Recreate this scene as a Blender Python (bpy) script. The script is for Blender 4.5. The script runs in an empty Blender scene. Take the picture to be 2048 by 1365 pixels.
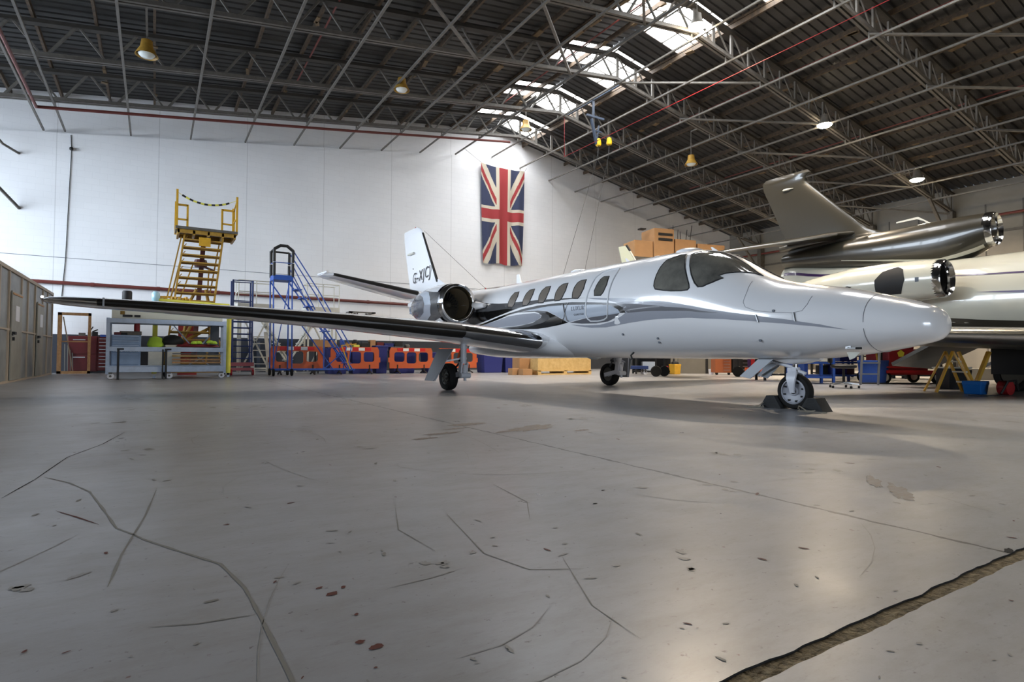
import bpy, math, random
from mathutils import Vector, Matrix
from mathutils.geometry import delaunay_2d_cdt
random.seed(7)
R = math.radians; PI = math.pi
sc = bpy.context.scene
col = sc.collection

# ---------------------------------------------------------------- camera, view, sky, daylight
CAM_H, YAW, PITCH, ROLL = .66, .5552, .0272, .006
cam_data = bpy.data.cameras.new('camera'); cam = bpy.data.objects.new('camera', cam_data); col.objects.link(cam)
_fw = Vector((math.sin(YAW)*math.cos(PITCH), math.cos(YAW)*math.cos(PITCH), math.sin(PITCH)))
_rt = Vector((math.cos(YAW), -math.sin(YAW), 0)); _up = _rt.cross(_fw)
_rt, _up = _rt*math.cos(ROLL)+_up*math.sin(ROLL), -_rt*math.sin(ROLL)+_up*math.cos(ROLL)
_m = Matrix((_rt, _up, -_fw)).transposed().to_4x4(); _m.translation = (0, 0, CAM_H)
cam.matrix_world = _m
cam_data.sensor_width = 36; cam_data.lens = 36*1152/2048; cam_data.clip_start = .05; cam_data.clip_end = 300
sc.camera = cam
sc.view_settings.view_transform = 'Standard'; sc.view_settings.look = 'None'
sc.view_settings.exposure = 1.6; sc.view_settings.gamma = 1; sc.view_settings.use_curve_mapping = False
sc.cycles.max_bounces = 6; sc.cycles.diffuse_bounces = 4; sc.cycles.glossy_bounces = 3; sc.cycles.transmission_bounces = 3
sc.cycles.sample_clamp_indirect = 4; sc.cycles.caustics_reflective = False; sc.cycles.caustics_refractive = False

world = bpy.data.worlds.new('world'); sc.world = world; world.use_nodes = True
bg = world.node_tree.nodes['Background']; bg.inputs[0].default_value = (.76, .87, 1., 1); bg.inputs[1].default_value = 7.6

def light(name, kind, loc, energy, color=(1, 1, 1), rot=(0, 0, 0), **kw):
    d = bpy.data.lights.new(name, kind); d.energy = energy; d.color = color
    for k, v in kw.items(): setattr(d, k, v)
    o = bpy.data.objects.new(name, d); o.location = loc; o.rotation_euler = rot; col.objects.link(o); return o
# portals: the part-open hangar front and the tall windows of the left wall let the sky in
pf = light('front_door_portal', 'AREA', (1, -12.5, 1.4), 1, rot=(R(90), 0, 0), shape='RECTANGLE', size=6, size_y=2.8); pf.data.cycles.is_portal = True
pl = light('left_window_portal', 'AREA', (-12.95, 17, 5.3), 1, rot=(0, R(-90), 0), shape='RECTANGLE', size=5.2, size_y=16); pl.data.cycles.is_portal = True
WARM = (1., .80, .58)

# ---------------------------------------------------------------- helpers
class MB:
    def __init__(s): s.v = []; s.f = []; s.m = []
    def add(s, vs, fs, m=0):
        b = len(s.v); s.v += [tuple(p) for p in vs]; s.f += [tuple(i+b for i in f) for f in fs]; s.m += [m]*len(fs); return s
    def box(s, c, d, m=0, rz=0., M=None):
        x, y, z = [k/2 for k in d]; T = Matrix.Translation(c) @ Matrix.Rotation(rz, 4, 'Z') @ (M or Matrix())
        vs = [T @ Vector(p) for p in ((-x,-y,-z),(x,-y,-z),(x,y,-z),(-x,y,-z),(-x,-y,z),(x,-y,z),(x,y,z),(-x,y,z))]
        return s.add(vs, [(3,2,1,0),(4,5,6,7),(0,1,5,4),(1,2,6,5),(2,3,7,6),(3,0,4,7)], m)
    def bx(s, x0, x1, y0, y1, z0, z1, m=0): return s.box(((x0+x1)/2, (y0+y1)/2, (z0+z1)/2), (x1-x0, y1-y0, z1-z0), m)
    def bar(s, a, b, w, h=None, m=0, up=(0, 0, 1)):
        a, b = Vector(a), Vector(b); h = h or w; d = (b-a).normalized(); u = Vector(up)
        if abs(d.dot(u)) > .98: u = Vector((1, 0, 0))
        x = d.cross(u).normalized(); z = x.cross(d)
        vs = [p+x*sx*w/2+z*sz*h/2 for p in (a, b) for sx, sz in ((-1,-1),(1,-1),(1,1),(-1,1))]
        return s.add(vs, [(3,2,1,0),(4,5,6,7),(0,1,5,4),(1,2,6,5),(2,3,7,6),(3,0,4,7)], m)
    def tube(s, pts, r, n=10, m=0, caps=True, r2=None, closed=False):
        pts = [Vector(p) for p in pts]; k = len(pts); rings = []; u = None
        for i, p in enumerate(pts):
            if closed: d = pts[(i+1) % k]-pts[i-1]
            else: d = pts[min(i+1, k-1)]-pts[max(i-1, 0)]
            d.normalize()
            if u is None: u = Vector((0, 0, 1)) if abs(d.z) < .9 else Vector((1, 0, 0))
            x = d.cross(u).normalized(); y = x.cross(d); u = y
            rr = r if r2 is None else r+(r2-r)*i/(k-1)
            rings.append([p+(x*math.cos(t)+y*math.sin(t))*rr for t in (2*PI*j/n for j in range(n))])
        return s.loft(rings, m, caps and not closed, closed)
    def loft(s, rings, m=0, caps=True, closed=False, mf=None):
        n = len(rings[0]); b = len(s.v)
        for rg in rings: s.v += [tuple(p) for p in rg]
        k = len(rings)
        for i in range(k if closed else k-1):
            for j in range(n):
                i2 = (i+1) % k; s.f.append((b+i*n+j, b+i*n+(j+1) % n, b+i2*n+(j+1) % n, b+i2*n+j)); s.m.append(mf(i, j) if mf else m)
        if caps:
            s.f.append(tuple(b+j for j in reversed(range(n)))); s.m.append(mf(0, 0) if mf else m)
            s.f.append(tuple(b+(k-1)*n+j for j in range(n))); s.m.append(mf(k-2, 0) if mf else m)
        return s
    def lathe(s, prof, o=(0, 0, 0), ax='Z', n=24, m=0, caps=True, mf=None):
        # prof: (radius, height along the axis)
        o = Vector(o); E = {'X': ((0,1,0),(0,0,1),(1,0,0)), 'Y': ((0,0,1),(1,0,0),(0,1,0)), 'Z': ((1,0,0),(0,1,0),(0,0,1))}[ax]
        e = [Vector(q) for q in E]
        return s.loft([[o+e[2]*h+(e[0]*math.cos(t)+e[1]*math.sin(t))*max(r, 1e-4) for t in (2*PI*j/n for j in range(n))] for r, h in prof], m, caps, mf=mf)
    def prism(s, poly, a, b, fn, m=0):
        # poly 2D, extruded from a to b; fn(u, v, w) -> 3D
        n = len(poly)
        vs = [fn(u, v, a) for u, v in poly]+[fn(u, v, b) for u, v in poly]
        return s.add(vs, [tuple(reversed(range(n))), tuple(range(n, 2*n))]+[(i, (i+1) % n, n+(i+1) % n, n+i) for i in range(n)], m)
    def build(s, name, mats, parent=None, smooth=0, loc=None, bevel=0, fix=True):
        me = bpy.data.meshes.new(name); me.from_pydata(s.v, [], s.f)
        if not isinstance(mats, (list, tuple)): mats = [mats]
        for m in mats: me.materials.append(m)
        me.polygons.foreach_set('material_index', s.m)
        if fix:
            import bmesh
            b = bmesh.new(); b.from_mesh(me); bmesh.ops.recalc_face_normals(b, faces=b.faces); b.to_mesh(me); b.free()
        o = bpy.data.objects.new(name, me); col.objects.link(o)
        if parent: o.parent = parent
        if loc: o.location = loc
        if smooth:
            me.polygons.foreach_set('use_smooth', [True]*len(me.polygons))
            me.set_sharp_from_angle(angle=R(smooth))
        if bevel:
            bv = o.modifiers.new('b', 'BEVEL'); bv.width = bevel; bv.segments = 2; bv.limit_method = 'ANGLE'
        return o
def tag(o, label=None, cat=None, group=None, kind=None):
    for k, v in (('label', label), ('category', cat), ('group', group), ('kind', kind)):
        if v: o[k] = v
    return o
def empty(name, label, cat, loc=(0, 0, 0), rz=0., group=None):
    o = bpy.data.objects.new(name, None); col.objects.link(o); o.location = loc; o.rotation_euler = (0, 0, rz); o.empty_display_size = .2
    return tag(o, label, cat, group)
ORD = 'first second third fourth fifth sixth seventh eighth ninth tenth eleventh twelfth thirteenth fourteenth fifteenth'.split()
def copy_tree(o, parent=None):
    c = o.copy(); col.objects.link(c); c.parent = parent
    for ch in list(o.children): copy_tree(ch, c)
    return c
def place(o, loc, rz=None, label=None):
    o.location = loc
    if rz is not None: o.rotation_euler = (0, 0, rz)
    if label: o['label'] = label
    return o

# ---------------------------------------------------------------- materials
MT = {}
def mat(name, c, rough=.5, metal=0., coat=0., emit=0., var=0., vs=3., bump=0., bs=20., c2=None, spec=.5, alpha=1., tr=0.):
    m = bpy.data.materials.new(name); m.use_nodes = True; nt = m.node_tree; p = nt.nodes['Principled BSDF']
    def lin(q): return tuple((x/12.92 if x <= .04045 else ((x+.055)/1.055)**2.4) for x in q)
    c = lin([k/255 for k in c]); p.inputs['Base Color'].default_value = (*c, 1)
    p.inputs['Roughness'].default_value = rough; p.inputs['Metallic'].default_value = metal
    p.inputs['Specular IOR Level'].default_value = spec
    if coat: p.inputs['Coat Weight'].default_value = coat; p.inputs['Coat Roughness'].default_value = .04
    if emit: p.inputs['Emission Color'].default_value = (*c, 1); p.inputs['Emission Strength'].default_value = emit
    if alpha < 1: p.inputs['Alpha'].default_value = alpha
    if tr: p.inputs['Transmission Weight'].default_value = tr; p.inputs['IOR'].default_value = 1.3
    if var or c2:
        tc = nt.nodes.new('ShaderNodeTexCoord'); nz = nt.nodes.new('ShaderNodeTexNoise'); nz.inputs['Scale'].default_value = vs; nz.inputs['Detail'].default_value = 6; nz.inputs['Roughness'].default_value = .65
        mx = nt.nodes.new('ShaderNodeMix'); mx.data_type = 'RGBA'; rp = nt.nodes.new('ShaderNodeMapRange')
        rp.inputs[1].default_value = .35; rp.inputs[2].default_value = .65
        nt.links.new(tc.outputs['Object'], nz.inputs['Vector']); nt.links.new(nz.outputs['Fac'], rp.inputs[0]); nt.links.new(rp.outputs[0], mx.inputs['Factor'])
        cc = lin([k/255 for k in c2]) if c2 else tuple(k*(1-var) for k in c)
        mx.inputs[6].default_value = (*c, 1); mx.inputs[7].default_value = (*cc, 1); nt.links.new(mx.outputs[2], p.inputs['Base Color'])
    if bump:
        tc = nt.nodes.new('ShaderNodeTexCoord'); nz = nt.nodes.new('ShaderNodeTexNoise'); nz.inputs['Scale'].default_value = bs; nz.inputs['Detail'].default_value = 4
        bp = nt.nodes.new('ShaderNodeBump'); bp.inputs['Strength'].default_value = bump; bp.inputs['Distance'].default_value = .02
        nt.links.new(tc.outputs['Object'], nz.inputs['Vector']); nt.links.new(nz.outputs['Fac'], bp.inputs['Height']); nt.links.new(bp.outputs[0], p.inputs['Normal'])
    MT[name] = m; return m
white = mat('aircraft_white', (228, 228, 230), .22, coat=.6)
cream = mat('jet_cream', (188, 185, 170), .25, coat=.6)
bronze = mat('jet_bronze', (46, 43, 35), .28, coat=.4)
chrome = mat('polished_metal', (205, 206, 208), .10, metal=1.)
chrome_r = mat('brushed_metal', (190, 190, 190), .28, metal=1.)
boot = mat('deice_rubber', (34, 31, 28), .38, spec=.4)
charcoal = mat('charcoal_paint', (72, 72, 74), .22, coat=.6)
charcoal2 = mat('slate_paint', (92, 93, 99), .22, coat=.6)
blackp = mat('black_paint', (16, 15, 15), .16, coat=.7)
greyp = mat('silver_grey_paint', (150, 153, 162), .22, coat=.5)
greyl = mat('pale_blue_grey_paint', (168, 176, 188), .22, coat=.5)
sealgrey = mat('door_seal_grey', (192, 194, 198), .35)
linem = mat('panel_gap', (120, 122, 130), .6)
glassd = mat('cabin_window_shade', (122, 114, 106), .08, coat=1.)
glassk = mat('dark_window', (74, 73, 70), .06, coat=1., c2=(120, 118, 110), vs=1.3)  # lighter mottling paints interior reflections into the opaque glass
rubber = mat('tyre_rubber', (26, 25, 24), .75, spec=.25)
hubw = mat('wheel_hub_grey', (168, 170, 178), .4)
hubd = mat('wheel_hub_dark', (70, 66, 58), .5)
gearw = mat('gear_white', (205, 207, 214), .35)
gearg = mat('gear_door_grey', (150, 155, 162), .45)
dark = mat('dark_interior', (14, 13, 12), .7)
ductm = mat('intake_duct', (168, 156, 132), .35, metal=.5)
blkm = mat('matt_black', (20, 20, 21), .6)
steelgrey = mat('grey_painted_steel', (106, 102, 96), .55, var=.3, vs=6)
steeldark = mat('dim_painted_steel', (96, 92, 86), .6, var=.35, vs=5)
rust = mat('rusty_steel', (58, 48, 40), .75, c2=(86, 70, 52), vs=9)
sheet = mat('roof_sheet', (64, 64, 65), .55, var=.35, vs=1.2, metal=.2)
sheet2 = mat('roof_sheet_soiled', (62, 62, 62), .6, var=.45, vs=.8)
redpipe = mat('red_oxide_pipe', (104, 48, 42), .5, var=.2)
yellow = mat('yellow_paint', (206, 158, 40), .5, var=.15, vs=8)
yellow2 = mat('pale_yellow_foam', (226, 218, 88), .7, var=.1, vs=6)
ochre = mat('worn_yellow', (176, 136, 52), .55, var=.3, vs=8)
bluep = mat('blue_paint', (38, 82, 168), .45, var=.15, vs=9)
bluedk = mat('dark_blue_paint', (42, 62, 116), .5, var=.2, vs=8)
navy = mat('navy_plastic', (40, 48, 116), .45)
steelblue = mat('pale_blue_steel', (182, 198, 222), .5, var=.15, vs=7)
cabblue = mat('cabinet_blue', (128, 152, 184), .45, var=.15, vs=6)
offwhite = mat('offwhite_paint', (206, 204, 192), .5, var=.12, vs=7)
orange = mat('orange_plastic', (196, 90, 46), .5, var=.1)
orangebox = mat('orange_cabinet', (164, 92, 54), .45)
redv = mat('reflective_red', (196, 30, 34), .4)
whitev = mat('reflective_white', (228, 230, 228), .4)
redp = mat('red_paint', (150, 28, 34), .4, var=.15)
redd = mat('dull_red_steel', (112, 34, 38), .5, var=.15)
wood = mat('pale_timber', (196, 152, 104), .65, c2=(168, 122, 78), vs=14)
woodply = mat('crate_plywood', (214, 182, 122), .65, c2=(196, 160, 98), vs=6)
card = mat('cardboard', (176, 132, 88), .75, var=.12)
aged = mat('brown_board', (178, 134, 90), .7, var=.12, vs=2)
greypl = mat('grey_board', (112, 108, 98), .7, var=.1)
stainless = mat('aluminium', (176, 178, 180), .35, metal=.8)
plastics = mat('milky_sheet', (150, 152, 150), .45, c2=(118, 120, 118), vs=1.6)
studm = mat('shed_stud', (176, 160, 140), .6)
paper = mat('paper', (226, 226, 232), .7)
lime = mat('hivis_cloth', (184, 220, 66), .8)
purple = mat('purple_paint', (58, 36, 78), .3, coat=.5)
hookc = mat('chain_steel', (70, 74, 80), .5, metal=.6)

# ---------------------------------------------------------------- the hangar
RX, RZ, YW, XL, XR, YF = 14.5, 11.08, 25.5, -13., 33.3, -12.6
SL, SR = .140, .176                                    # roof slopes left and right of the ridge
def zb(x): return RZ-(SL*(RX-x) if x < RX else SR*(x-RX))   # underside of the trusses
TD = 1.0                                               # truss depth
TY = [22.95, 19.75, 16.15, 12.5, 8.85, 5.2, 1.55, -2.1, -5.75, -9.4]
SHZ = TD+.26                                           # roof sheet above the truss underside

def node_mat(name): 
    m = bpy.data.materials.new(name); m.use_nodes = True; return m, m.node_tree, m.node_tree.nodes['Principled BSDF']
def N(nt, t, **kw):
    n = nt.nodes.new(t)
    for k, v in kw.items():
        if k.startswith('i'): n.inputs[int(k[1:])].default_value = v
        else: setattr(n, k, v)
    return n
# white painted blockwork
wallm, nt, p = node_mat('painted_blockwork')
tc = N(nt, 'ShaderNodeTexCoord'); mp = N(nt, 'ShaderNodeMapping'); mp.inputs['Rotation'].default_value = (R(90), 0, 0)
bk = N(nt, 'ShaderNodeTexBrick'); bk.inputs['Scale'].default_value = 1.; bk.inputs['Brick Width'].default_value = .45; bk.inputs['Row Height'].default_value = .225; bk.inputs['Mortar Size'].default_value = .006
bk.inputs['Color1'].default_value = (.83, .835, .85, 1); bk.inputs['Color2'].default_value = (.815, .82, .835, 1); bk.inputs['Mortar'].default_value = (.77, .775, .79, 1)
nz = N(nt, 'ShaderNodeTexNoise'); nz.inputs['Scale'].default_value = .35; nz.inputs['Detail'].default_value = 7
mr = N(nt, 'ShaderNodeMapRange'); mr.inputs[1].default_value = .3; mr.inputs[2].default_value = .75; mr.inputs[3].default_value = 1.0; mr.inputs[4].default_value = .90
mu = N(nt, 'ShaderNodeMix', data_type='RGBA', blend_type='MULTIPLY'); mu.inputs[0].default_value = 1
sx = N(nt, 'ShaderNodeSeparateXYZ')
# upright joint lines every 3.05 m
md = N(nt, 'ShaderNodeMath', operation='PINGPONG'); md.inputs[1].default_value = 1.525
lt = N(nt, 'ShaderNodeMath', operation='LESS_THAN'); lt.inputs[1].default_value = .012
ls = N(nt, 'ShaderNodeMath', operation='MULTIPLY'); ls.inputs[1].default_value = .22
sb = N(nt, 'ShaderNodeMath', operation='SUBTRACT')
L = nt.links.new
L(tc.outputs['Object'], mp.inputs[0]); L(mp.outputs[0], bk.inputs['Vector']); L(tc.outputs['Object'], nz.inputs['Vector']); L(nz.outputs['Fac'], mr.inputs[0])
L(tc.outputs['Object'], sx.inputs[0]); L(sx.outputs[0], md.inputs[0]); L(md.outputs[0], lt.inputs[0]); L(lt.outputs[0], ls.inputs[0]); L(mr.outputs[0], sb.inputs[0]); L(ls.outputs[0], sb.inputs[1])
L(bk.outputs['Color'], mu.inputs[6]); L(sb.outputs[0], mu.inputs[7]); L(mu.outputs[2], p.inputs['Base Color']); p.inputs['Roughness'].default_value = .6
dado = mat('navy_dado', (46, 51, 60), .5, var=.2, vs=2)
clad = mat('wall_cladding', (124, 120, 112), .6, var=.1, vs=1.5)

# painted concrete floor
floorm, nt, p = node_mat('painted_concrete'); L = nt.links.new
tc = N(nt, 'ShaderNodeTexCoord')
def noise(scale, detail=6, rough=.6, stretch=None):
    n = N(nt, 'ShaderNodeTexNoise'); n.inputs['Scale'].default_value = scale; n.inputs['Detail'].default_value = detail; n.inputs['Roughness'].default_value = rough
    if stretch:
        q = N(nt, 'ShaderNodeMapping'); q.inputs['Scale'].default_value = stretch; q.inputs['Rotation'].default_value = (0, 0, R(25)); L(tc.outputs['Object'], q.inputs[0]); L(q.outputs[0], n.inputs['Vector'])
    else: L(tc.outputs['Object'], n.inputs['Vector'])
    return n.outputs['Fac']
def ramp(src, a, b, lo=0., hi=1.):
    r = N(nt, 'ShaderNodeMapRange'); r.inputs[1].default_value = a; r.inputs[2].default_value = b; r.inputs[3].default_value = lo; r.inputs[4].default_value = hi
    L(src, r.inputs[0]); return r.outputs[0]
def mixc(fac, a, b):
    x = N(nt, 'ShaderNodeMix', data_type='RGBA')
    L(fac, x.inputs[0])
    for i, q in ((6, a), (7, b)):
        if isinstance(q, tuple): x.inputs[i].default_value = (*q, 1)
        else: L(q, x.inputs[i])
    return x.outputs[2]
base = mixc(ramp(noise(.55, 5), .35, .65), (.35, .35, .365), (.29, .287, .29))
base = mixc(ramp(noise(3.2, 8, .75, (1, 2.6, 1)), .44, .70, 0, .75), base, (.25, .235, .215))
base = mixc(ramp(noise(14, 8, .8, (1, 3, 1)), .56, .74, 0, .6), base, (.15, .13, .115))
base = mixc(ramp(noise(.9, 9, .8), .52, .80, 0, .25), base, (.40, .37, .33))
base = mixc(ramp(noise(34, 4, .6), .66, .72, 0, .8), base, (.11, .09, .08))
base = mixc(ramp(noise(22, 3, .5), .73, .76, 0, .8), base, (.13, .055, .04))
# thin cut joint along x = 2.5 and at 6.1 m steps beyond it
sx = N(nt, 'ShaderNodeSeparateXYZ'); L(tc.outputs['Object'], sx.inputs[0])
wob = ramp(noise(6, 2), 0, 1, -.02, .02)
ad = N(nt, 'ShaderNodeMath', operation='ADD'); L(sx.outputs[0], ad.inputs[0]); L(wob, ad.inputs[1])
s1 = N(nt, 'ShaderNodeMath', operation='SUBTRACT'); L(ad.outputs[0], s1.inputs[0]); s1.inputs[1].default_value = 2.49
ab = N(nt, 'ShaderNodeMath', operation='PINGPONG'); L(s1.outputs[0], ab.inputs[0]); ab.inputs[1].default_value = 3.05
wd = ramp(noise(9, 4), .45, .7, .007, .02)
lt = N(nt, 'ShaderNodeMath', operation='LESS_THAN'); L(ab.outputs[0], lt.inputs[0]); L(wd, lt.inputs[1])
gy = N(nt, 'ShaderNodeMath', operation='GREATER_THAN'); L(sx.outputs[1], gy.inputs[0]); gy.inputs[1].default_value = .78
gx = N(nt, 'ShaderNodeMath', operation='GREATER_THAN'); L(sx.outputs[0], gx.inputs[0]); gx.inputs[1].default_value = 1.
a1 = N(nt, 'ShaderNodeMath', operation='MULTIPLY'); L(lt.outputs[0], a1.inputs[0]); L(gy.outputs[0], a1.inputs[1])
a2 = N(nt, 'ShaderNodeMath', operation='MULTIPLY'); L(a1.outputs[0], a2.inputs[0]); L(gx.outputs[0], a2.inputs[1])
base = mixc(a2.outputs[0], base, (.05, .045, .04))
L(base, p.inputs['Base Color'])
L(ramp(noise(1.6, 6, .7), .3, .7, .27, .38), p.inputs['Roughness']); p.inputs['Specular IOR Level'].default_value = .48
bp = N(nt, 'ShaderNodeBump'); bp.inputs['Strength'].default_value = .10; bp.inputs['Distance'].default_value = .01; L(noise(9, 6, .6), bp.inputs['Height']); L(bp.outputs[0], p.inputs['Normal'])
filler = mat('joint_filler', (164, 148, 118), .95, c2=(104, 92, 72), vs=38, bump=.9, bs=60)
scuffm = mat('scuff_brown', (128, 125, 118), .5, spec=.3)
stainm = mat('rust_stain', (92, 48, 38), .6, spec=.3)
patchm = mat('worn_patch', (122, 108, 94), .6, c2=(138, 132, 128), vs=30)
slot = mat('dark_slot', (24, 22, 20), .9)

def floor_build():
    m = MB(); rnd = random.Random(3)
    def edge(y, amp, seed):
        r = random.Random(seed); xs = [-30.]+[-1+.04*i for i in range(126)]+[60.]; w = 0; out = []
        for x in xs:
            w = w*.6+r.uniform(-amp, amp); out.append((x, y+w))
        return out
    up, lo = edge(.787, .0045, 1), edge(.741, .004, 2)
    def strip(e, y2, z=0.):
        n = len(e); vs = [(x, y, z) for x, y in e]+[(x, y2, z) for x, y in e]
        m.add(vs, [(i, i+1, n+i+1, n+i) for i in range(n-1)])
    strip(up, 45); strip(lo, -25)
    n = len(up); vs = []
    for e, z in ((up, 0), (up, -.006), (lo, -.006), (lo, 0)): vs += [(x, y, z) for x, y in e]
    fs = []
    for k, mi in ((0, 2), (1, 1), (2, 2)):
        m.add(vs, [(k*n+i, k*n+i+1, (k+1)*n+i+1, (k+1)*n+i) for i in range(n-1)], mi)
    # marks lying in the paint: tyre scuffs, rust spots, worn patches
    RUSTLINE = [(-.34, 3.08), (-.26, 2.93), (-.17, 2.75)]
    def ribbon(pts, w, mi, seed=0, z=.0012):
        r = random.Random(seed); P = []
        for (x0, y0), (x1, y1) in zip(pts, pts[1:]):
            for k in range(6): P.append((x0+(x1-x0)*k/6, y0+(y1-y0)*k/6))
        P.append(pts[-1]); vs = []
        for i, (x, y) in enumerate(P):
            a, b = P[max(i-1, 0)], P[min(i+1, len(P)-1)]; d = math.hypot(b[0]-a[0], b[1]-a[1]) or 1; nx, ny = -(b[1]-a[1])/d, (b[0]-a[0])/d
            ww = w*r.uniform(.5, 1.)/2*min(1, .25+i*.25, .25+(len(P)-1-i)*.25)
            vs += [(x+nx*ww, y+ny*ww, z), (x-nx*ww, y-ny*ww, z)]
        m.add(vs, [(2*i, 2*i+1, 2*i+3, 2*i+2) for i in range(len(P)-1)], mi)
    def blob(x, y, a, b, rot, mi, seed, z=.0014, k=22, j=.35):
        r = random.Random(seed); vs = []; w = 1
        for i in range(k):
            t = 2*PI*i/k; w = .5*w+.5*r.uniform(1-j, 1+j); u, v = a*w*math.cos(t), b*w*math.sin(t)
            vs.append((x+u*math.cos(rot)-v*math.sin(rot), y+u*math.sin(rot)+v*math.cos(rot), z))
        m.add(vs, [tuple(range(k))], mi)
    ribbon([(-.49,3.95),(-.36,3.72),(-.25,3.42),(-.17,3.0),(-.11,2.66),(-.05,2.53),(-.02,2.45),(.08,2.25),(.19,2.04),(.23,1.8),(.24,1.57),(.25,1.23),(.24,1.0)], .012, 3, 1)
    ribbon([(.02,3.3),(-.02,2.8),(-.08,2.3),(-.1,2.0)], .009, 3, 2)
    ribbon([(.24,1.6),(.1,1.62),(0,1.66)], .008, 3, 7)
    ribbon(RUSTLINE, .010, 4, 4)
    ribbon([(-.58,3.47),(-.52,3.9),(-.46,4.64),(-.31,5.19),(-.2,5.9)], .008, 6, 5)
    ribbon([(1.05,2.2),(.95,1.7),(1.0,1.5),(1.15,1.42)], .006, 3, 6); ribbon([(1.5,2.6),(1.45,2.2),(1.3,1.95)], .006, 3, 8)
    ribbon([(1.16,1.55),(1.0,1.2),(.98,1.0)], .004, 3, 9); ribbon([(.9,2.4),(.8,2.1),(.82,1.8)], .005, 3, 10)
    for x, y, a, b, rr, s in ((.43,1.63,.018,.011,.3,1),(.415,1.325,.011,.008,0,2),(.44,1.285,.017,.011,.2,3),(.41,1.69,.012,.005,.5,4),(.47,1.66,.009,.006,1,5),(.45,1.47,.007,.005,1,6),(.31,1.80,.010,.003,1,7),(.27,1.24,.006,.002,1,8),(.53,2.72,.018,.006,.2,9),(.25,2.5,.012,.005,0,11),(.41,1.2,.004,.003,0,10)):
        blob(x, y, a, b, rr, 4, s)
    for x, y, a, b, rr, s in ((2.96,4.45,.36,.13,.3,21),(2.6,5.0,.2,.07,.2,22),(3.15,1.43,.17,.05,.55,23),(3.3,1.62,.14,.03,.6,24),(2.1,4.5,.16,.05,.1,25),(1.86,4.3,.10,.035,.2,26),(2.35,4.75,.12,.03,.2,27),(3.3,4.1,.1,.04,.2,28)):
        blob(x, y, a, b, rr, 5, s, k=40, j=.6)
    for k in range(330):
        d_ = 1.0+7*rnd.random()**1.7; az = YAW+rnd.uniform(-.72, .72); x, y = d_*math.sin(az), d_*math.cos(az)
        if .7 < y < .82: continue
        sz = rnd.choice((.003, .004, .005, .008))*(.6+.25*d_); blob(x, y, sz*rnd.uniform(1, 2.6), sz*.7, rnd.uniform(0, 3), rnd.choice((4, 3, 7, 7, 7, 7, 3)), 100+k, k=9, j=.5)
    for k in range(30):
        d_ = 1.1+5*rnd.random()**1.3; az = YAW+rnd.uniform(-.7, .7); x, y = d_*math.sin(az), d_*math.cos(az); t = rnd.uniform(0, 6.3); P_ = [(x, y)]; cv = rnd.uniform(-.35, .35)
        for j in range(rnd.randint(2, 6)): t += cv; x += .13*math.cos(t)*(.5+.3*d_); y += .13*math.sin(t)*(.5+.3*d_); P_.append((x, y))
        if any(.68 < q_[1] < .84 for q_ in P_): continue
        ribbon(P_, rnd.choice((.003, .004, .006)), 7, 500+k)
    for k in range(26):
        d_ = 1.6+9*rnd.random(); az = YAW+rnd.uniform(-.7, .7); x, y = d_*math.sin(az), d_*math.cos(az)
        if y < 1.1: continue
        for j in range(rnd.randint(2, 5)): blob(x+rnd.gauss(0, .10*(.4+.15*d_)), y+rnd.gauss(0, .08*(.4+.15*d_)), .03*(.5+.3*d_)*rnd.uniform(.3, 1), .012*(.5+.3*d_), rnd.uniform(0, 3), 7, 900+k*9+j, k=24, j=.7)
    blob(2.52, .80, .03, .012, .2, 6, 40); blob(1.7, 2.02, .012, .006, 0, 6, 41); blob(1.9, 2.2, .012, .006, 0, 6, 42); blob(2.05,1.62,.004,.004,0,6,43)
    return tag(m.build('floor', [floorm, filler, slot, scuffm, stainm, patchm, slot, mat('faint_scuff', (142, 139, 134), .4, spec=.3)], fix=False), 'grey painted concrete hangar floor with worn joints', kind='structure')
fl = floor_build()
for pgn in fl.data.polygons:
    pass

# walls
def WZ(x): return 10.87-(.14*(RX-x) if x < RX else .163*(x-RX))
def wall_poly(x0, x1, z0, ztop, y0, y1, name, m, lab):
    mb = MB(); xs = sorted({x0, x1, *([RX] if x0 < RX < x1 else [])})
    poly = [(x, z0) for x in xs]+[(x, ztop(x)) for x in reversed(xs)]
    mb.prism(poly, y0, y1, lambda u, v, w: (u, w, v)); return tag(mb.build(name, m), lab, kind='structure')
wall_poly(XL, XR, 1.35, lambda x: zb(x)-.25 if 0 else WZ(x), YW-.12, YW, 'wall_back', wallm, 'white painted block gable wall of the hangar')
wall_poly(XL, XR, -.05, lambda x: 1.35, YW-.12, YW, 'wall_back_dado', dado, 'dark painted band along the foot of the gable wall')
wall_poly(XL, XR, 0, lambda x: zb(x)+SHZ+.1, YW, YW+.25, 'wall_back_upper', wallm, 'set back upper part of the white gable wall')
t = MB(); t.bx(XR, XR+.2, YF, YW+.25, 0, 9.02); tag(t.build('wall_right', clad), 'clad side wall of the hangar behind the parked jet', kind='structure')
t = MB()
t.bx(XL-.2, XL, YF, YW+.25, 0, 2.6); t.bx(XL-.2, XL, YF, YW+.25, 8.0, 8.52); t.bx(XL-.2, XL, YF, 9, 2.6, 8.0); t.bx(XL-.2, XL, 25, YW+.25, 2.6, 8.0)
for y in (13, 17, 21): t.bx(XL-.2, XL, y-.1, y+.1, 2.6, 8.)
tag(t.build('wall_left', clad), 'side wall of the hangar with tall windows', kind='structure')
t = MB(); t.bx(XL, XR, YF-.2, YF, 2.8, 13); t.bx(XL, -2, YF-.2, YF, 0, 2.8); t.bx(4, XR, YF-.2, YF, 0, 2.8)  # unseen front; its opening is sized to balance the light inside
tag(t.build('wall_front', clad), 'sliding front of the hangar around its open part', kind='structure')
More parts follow.
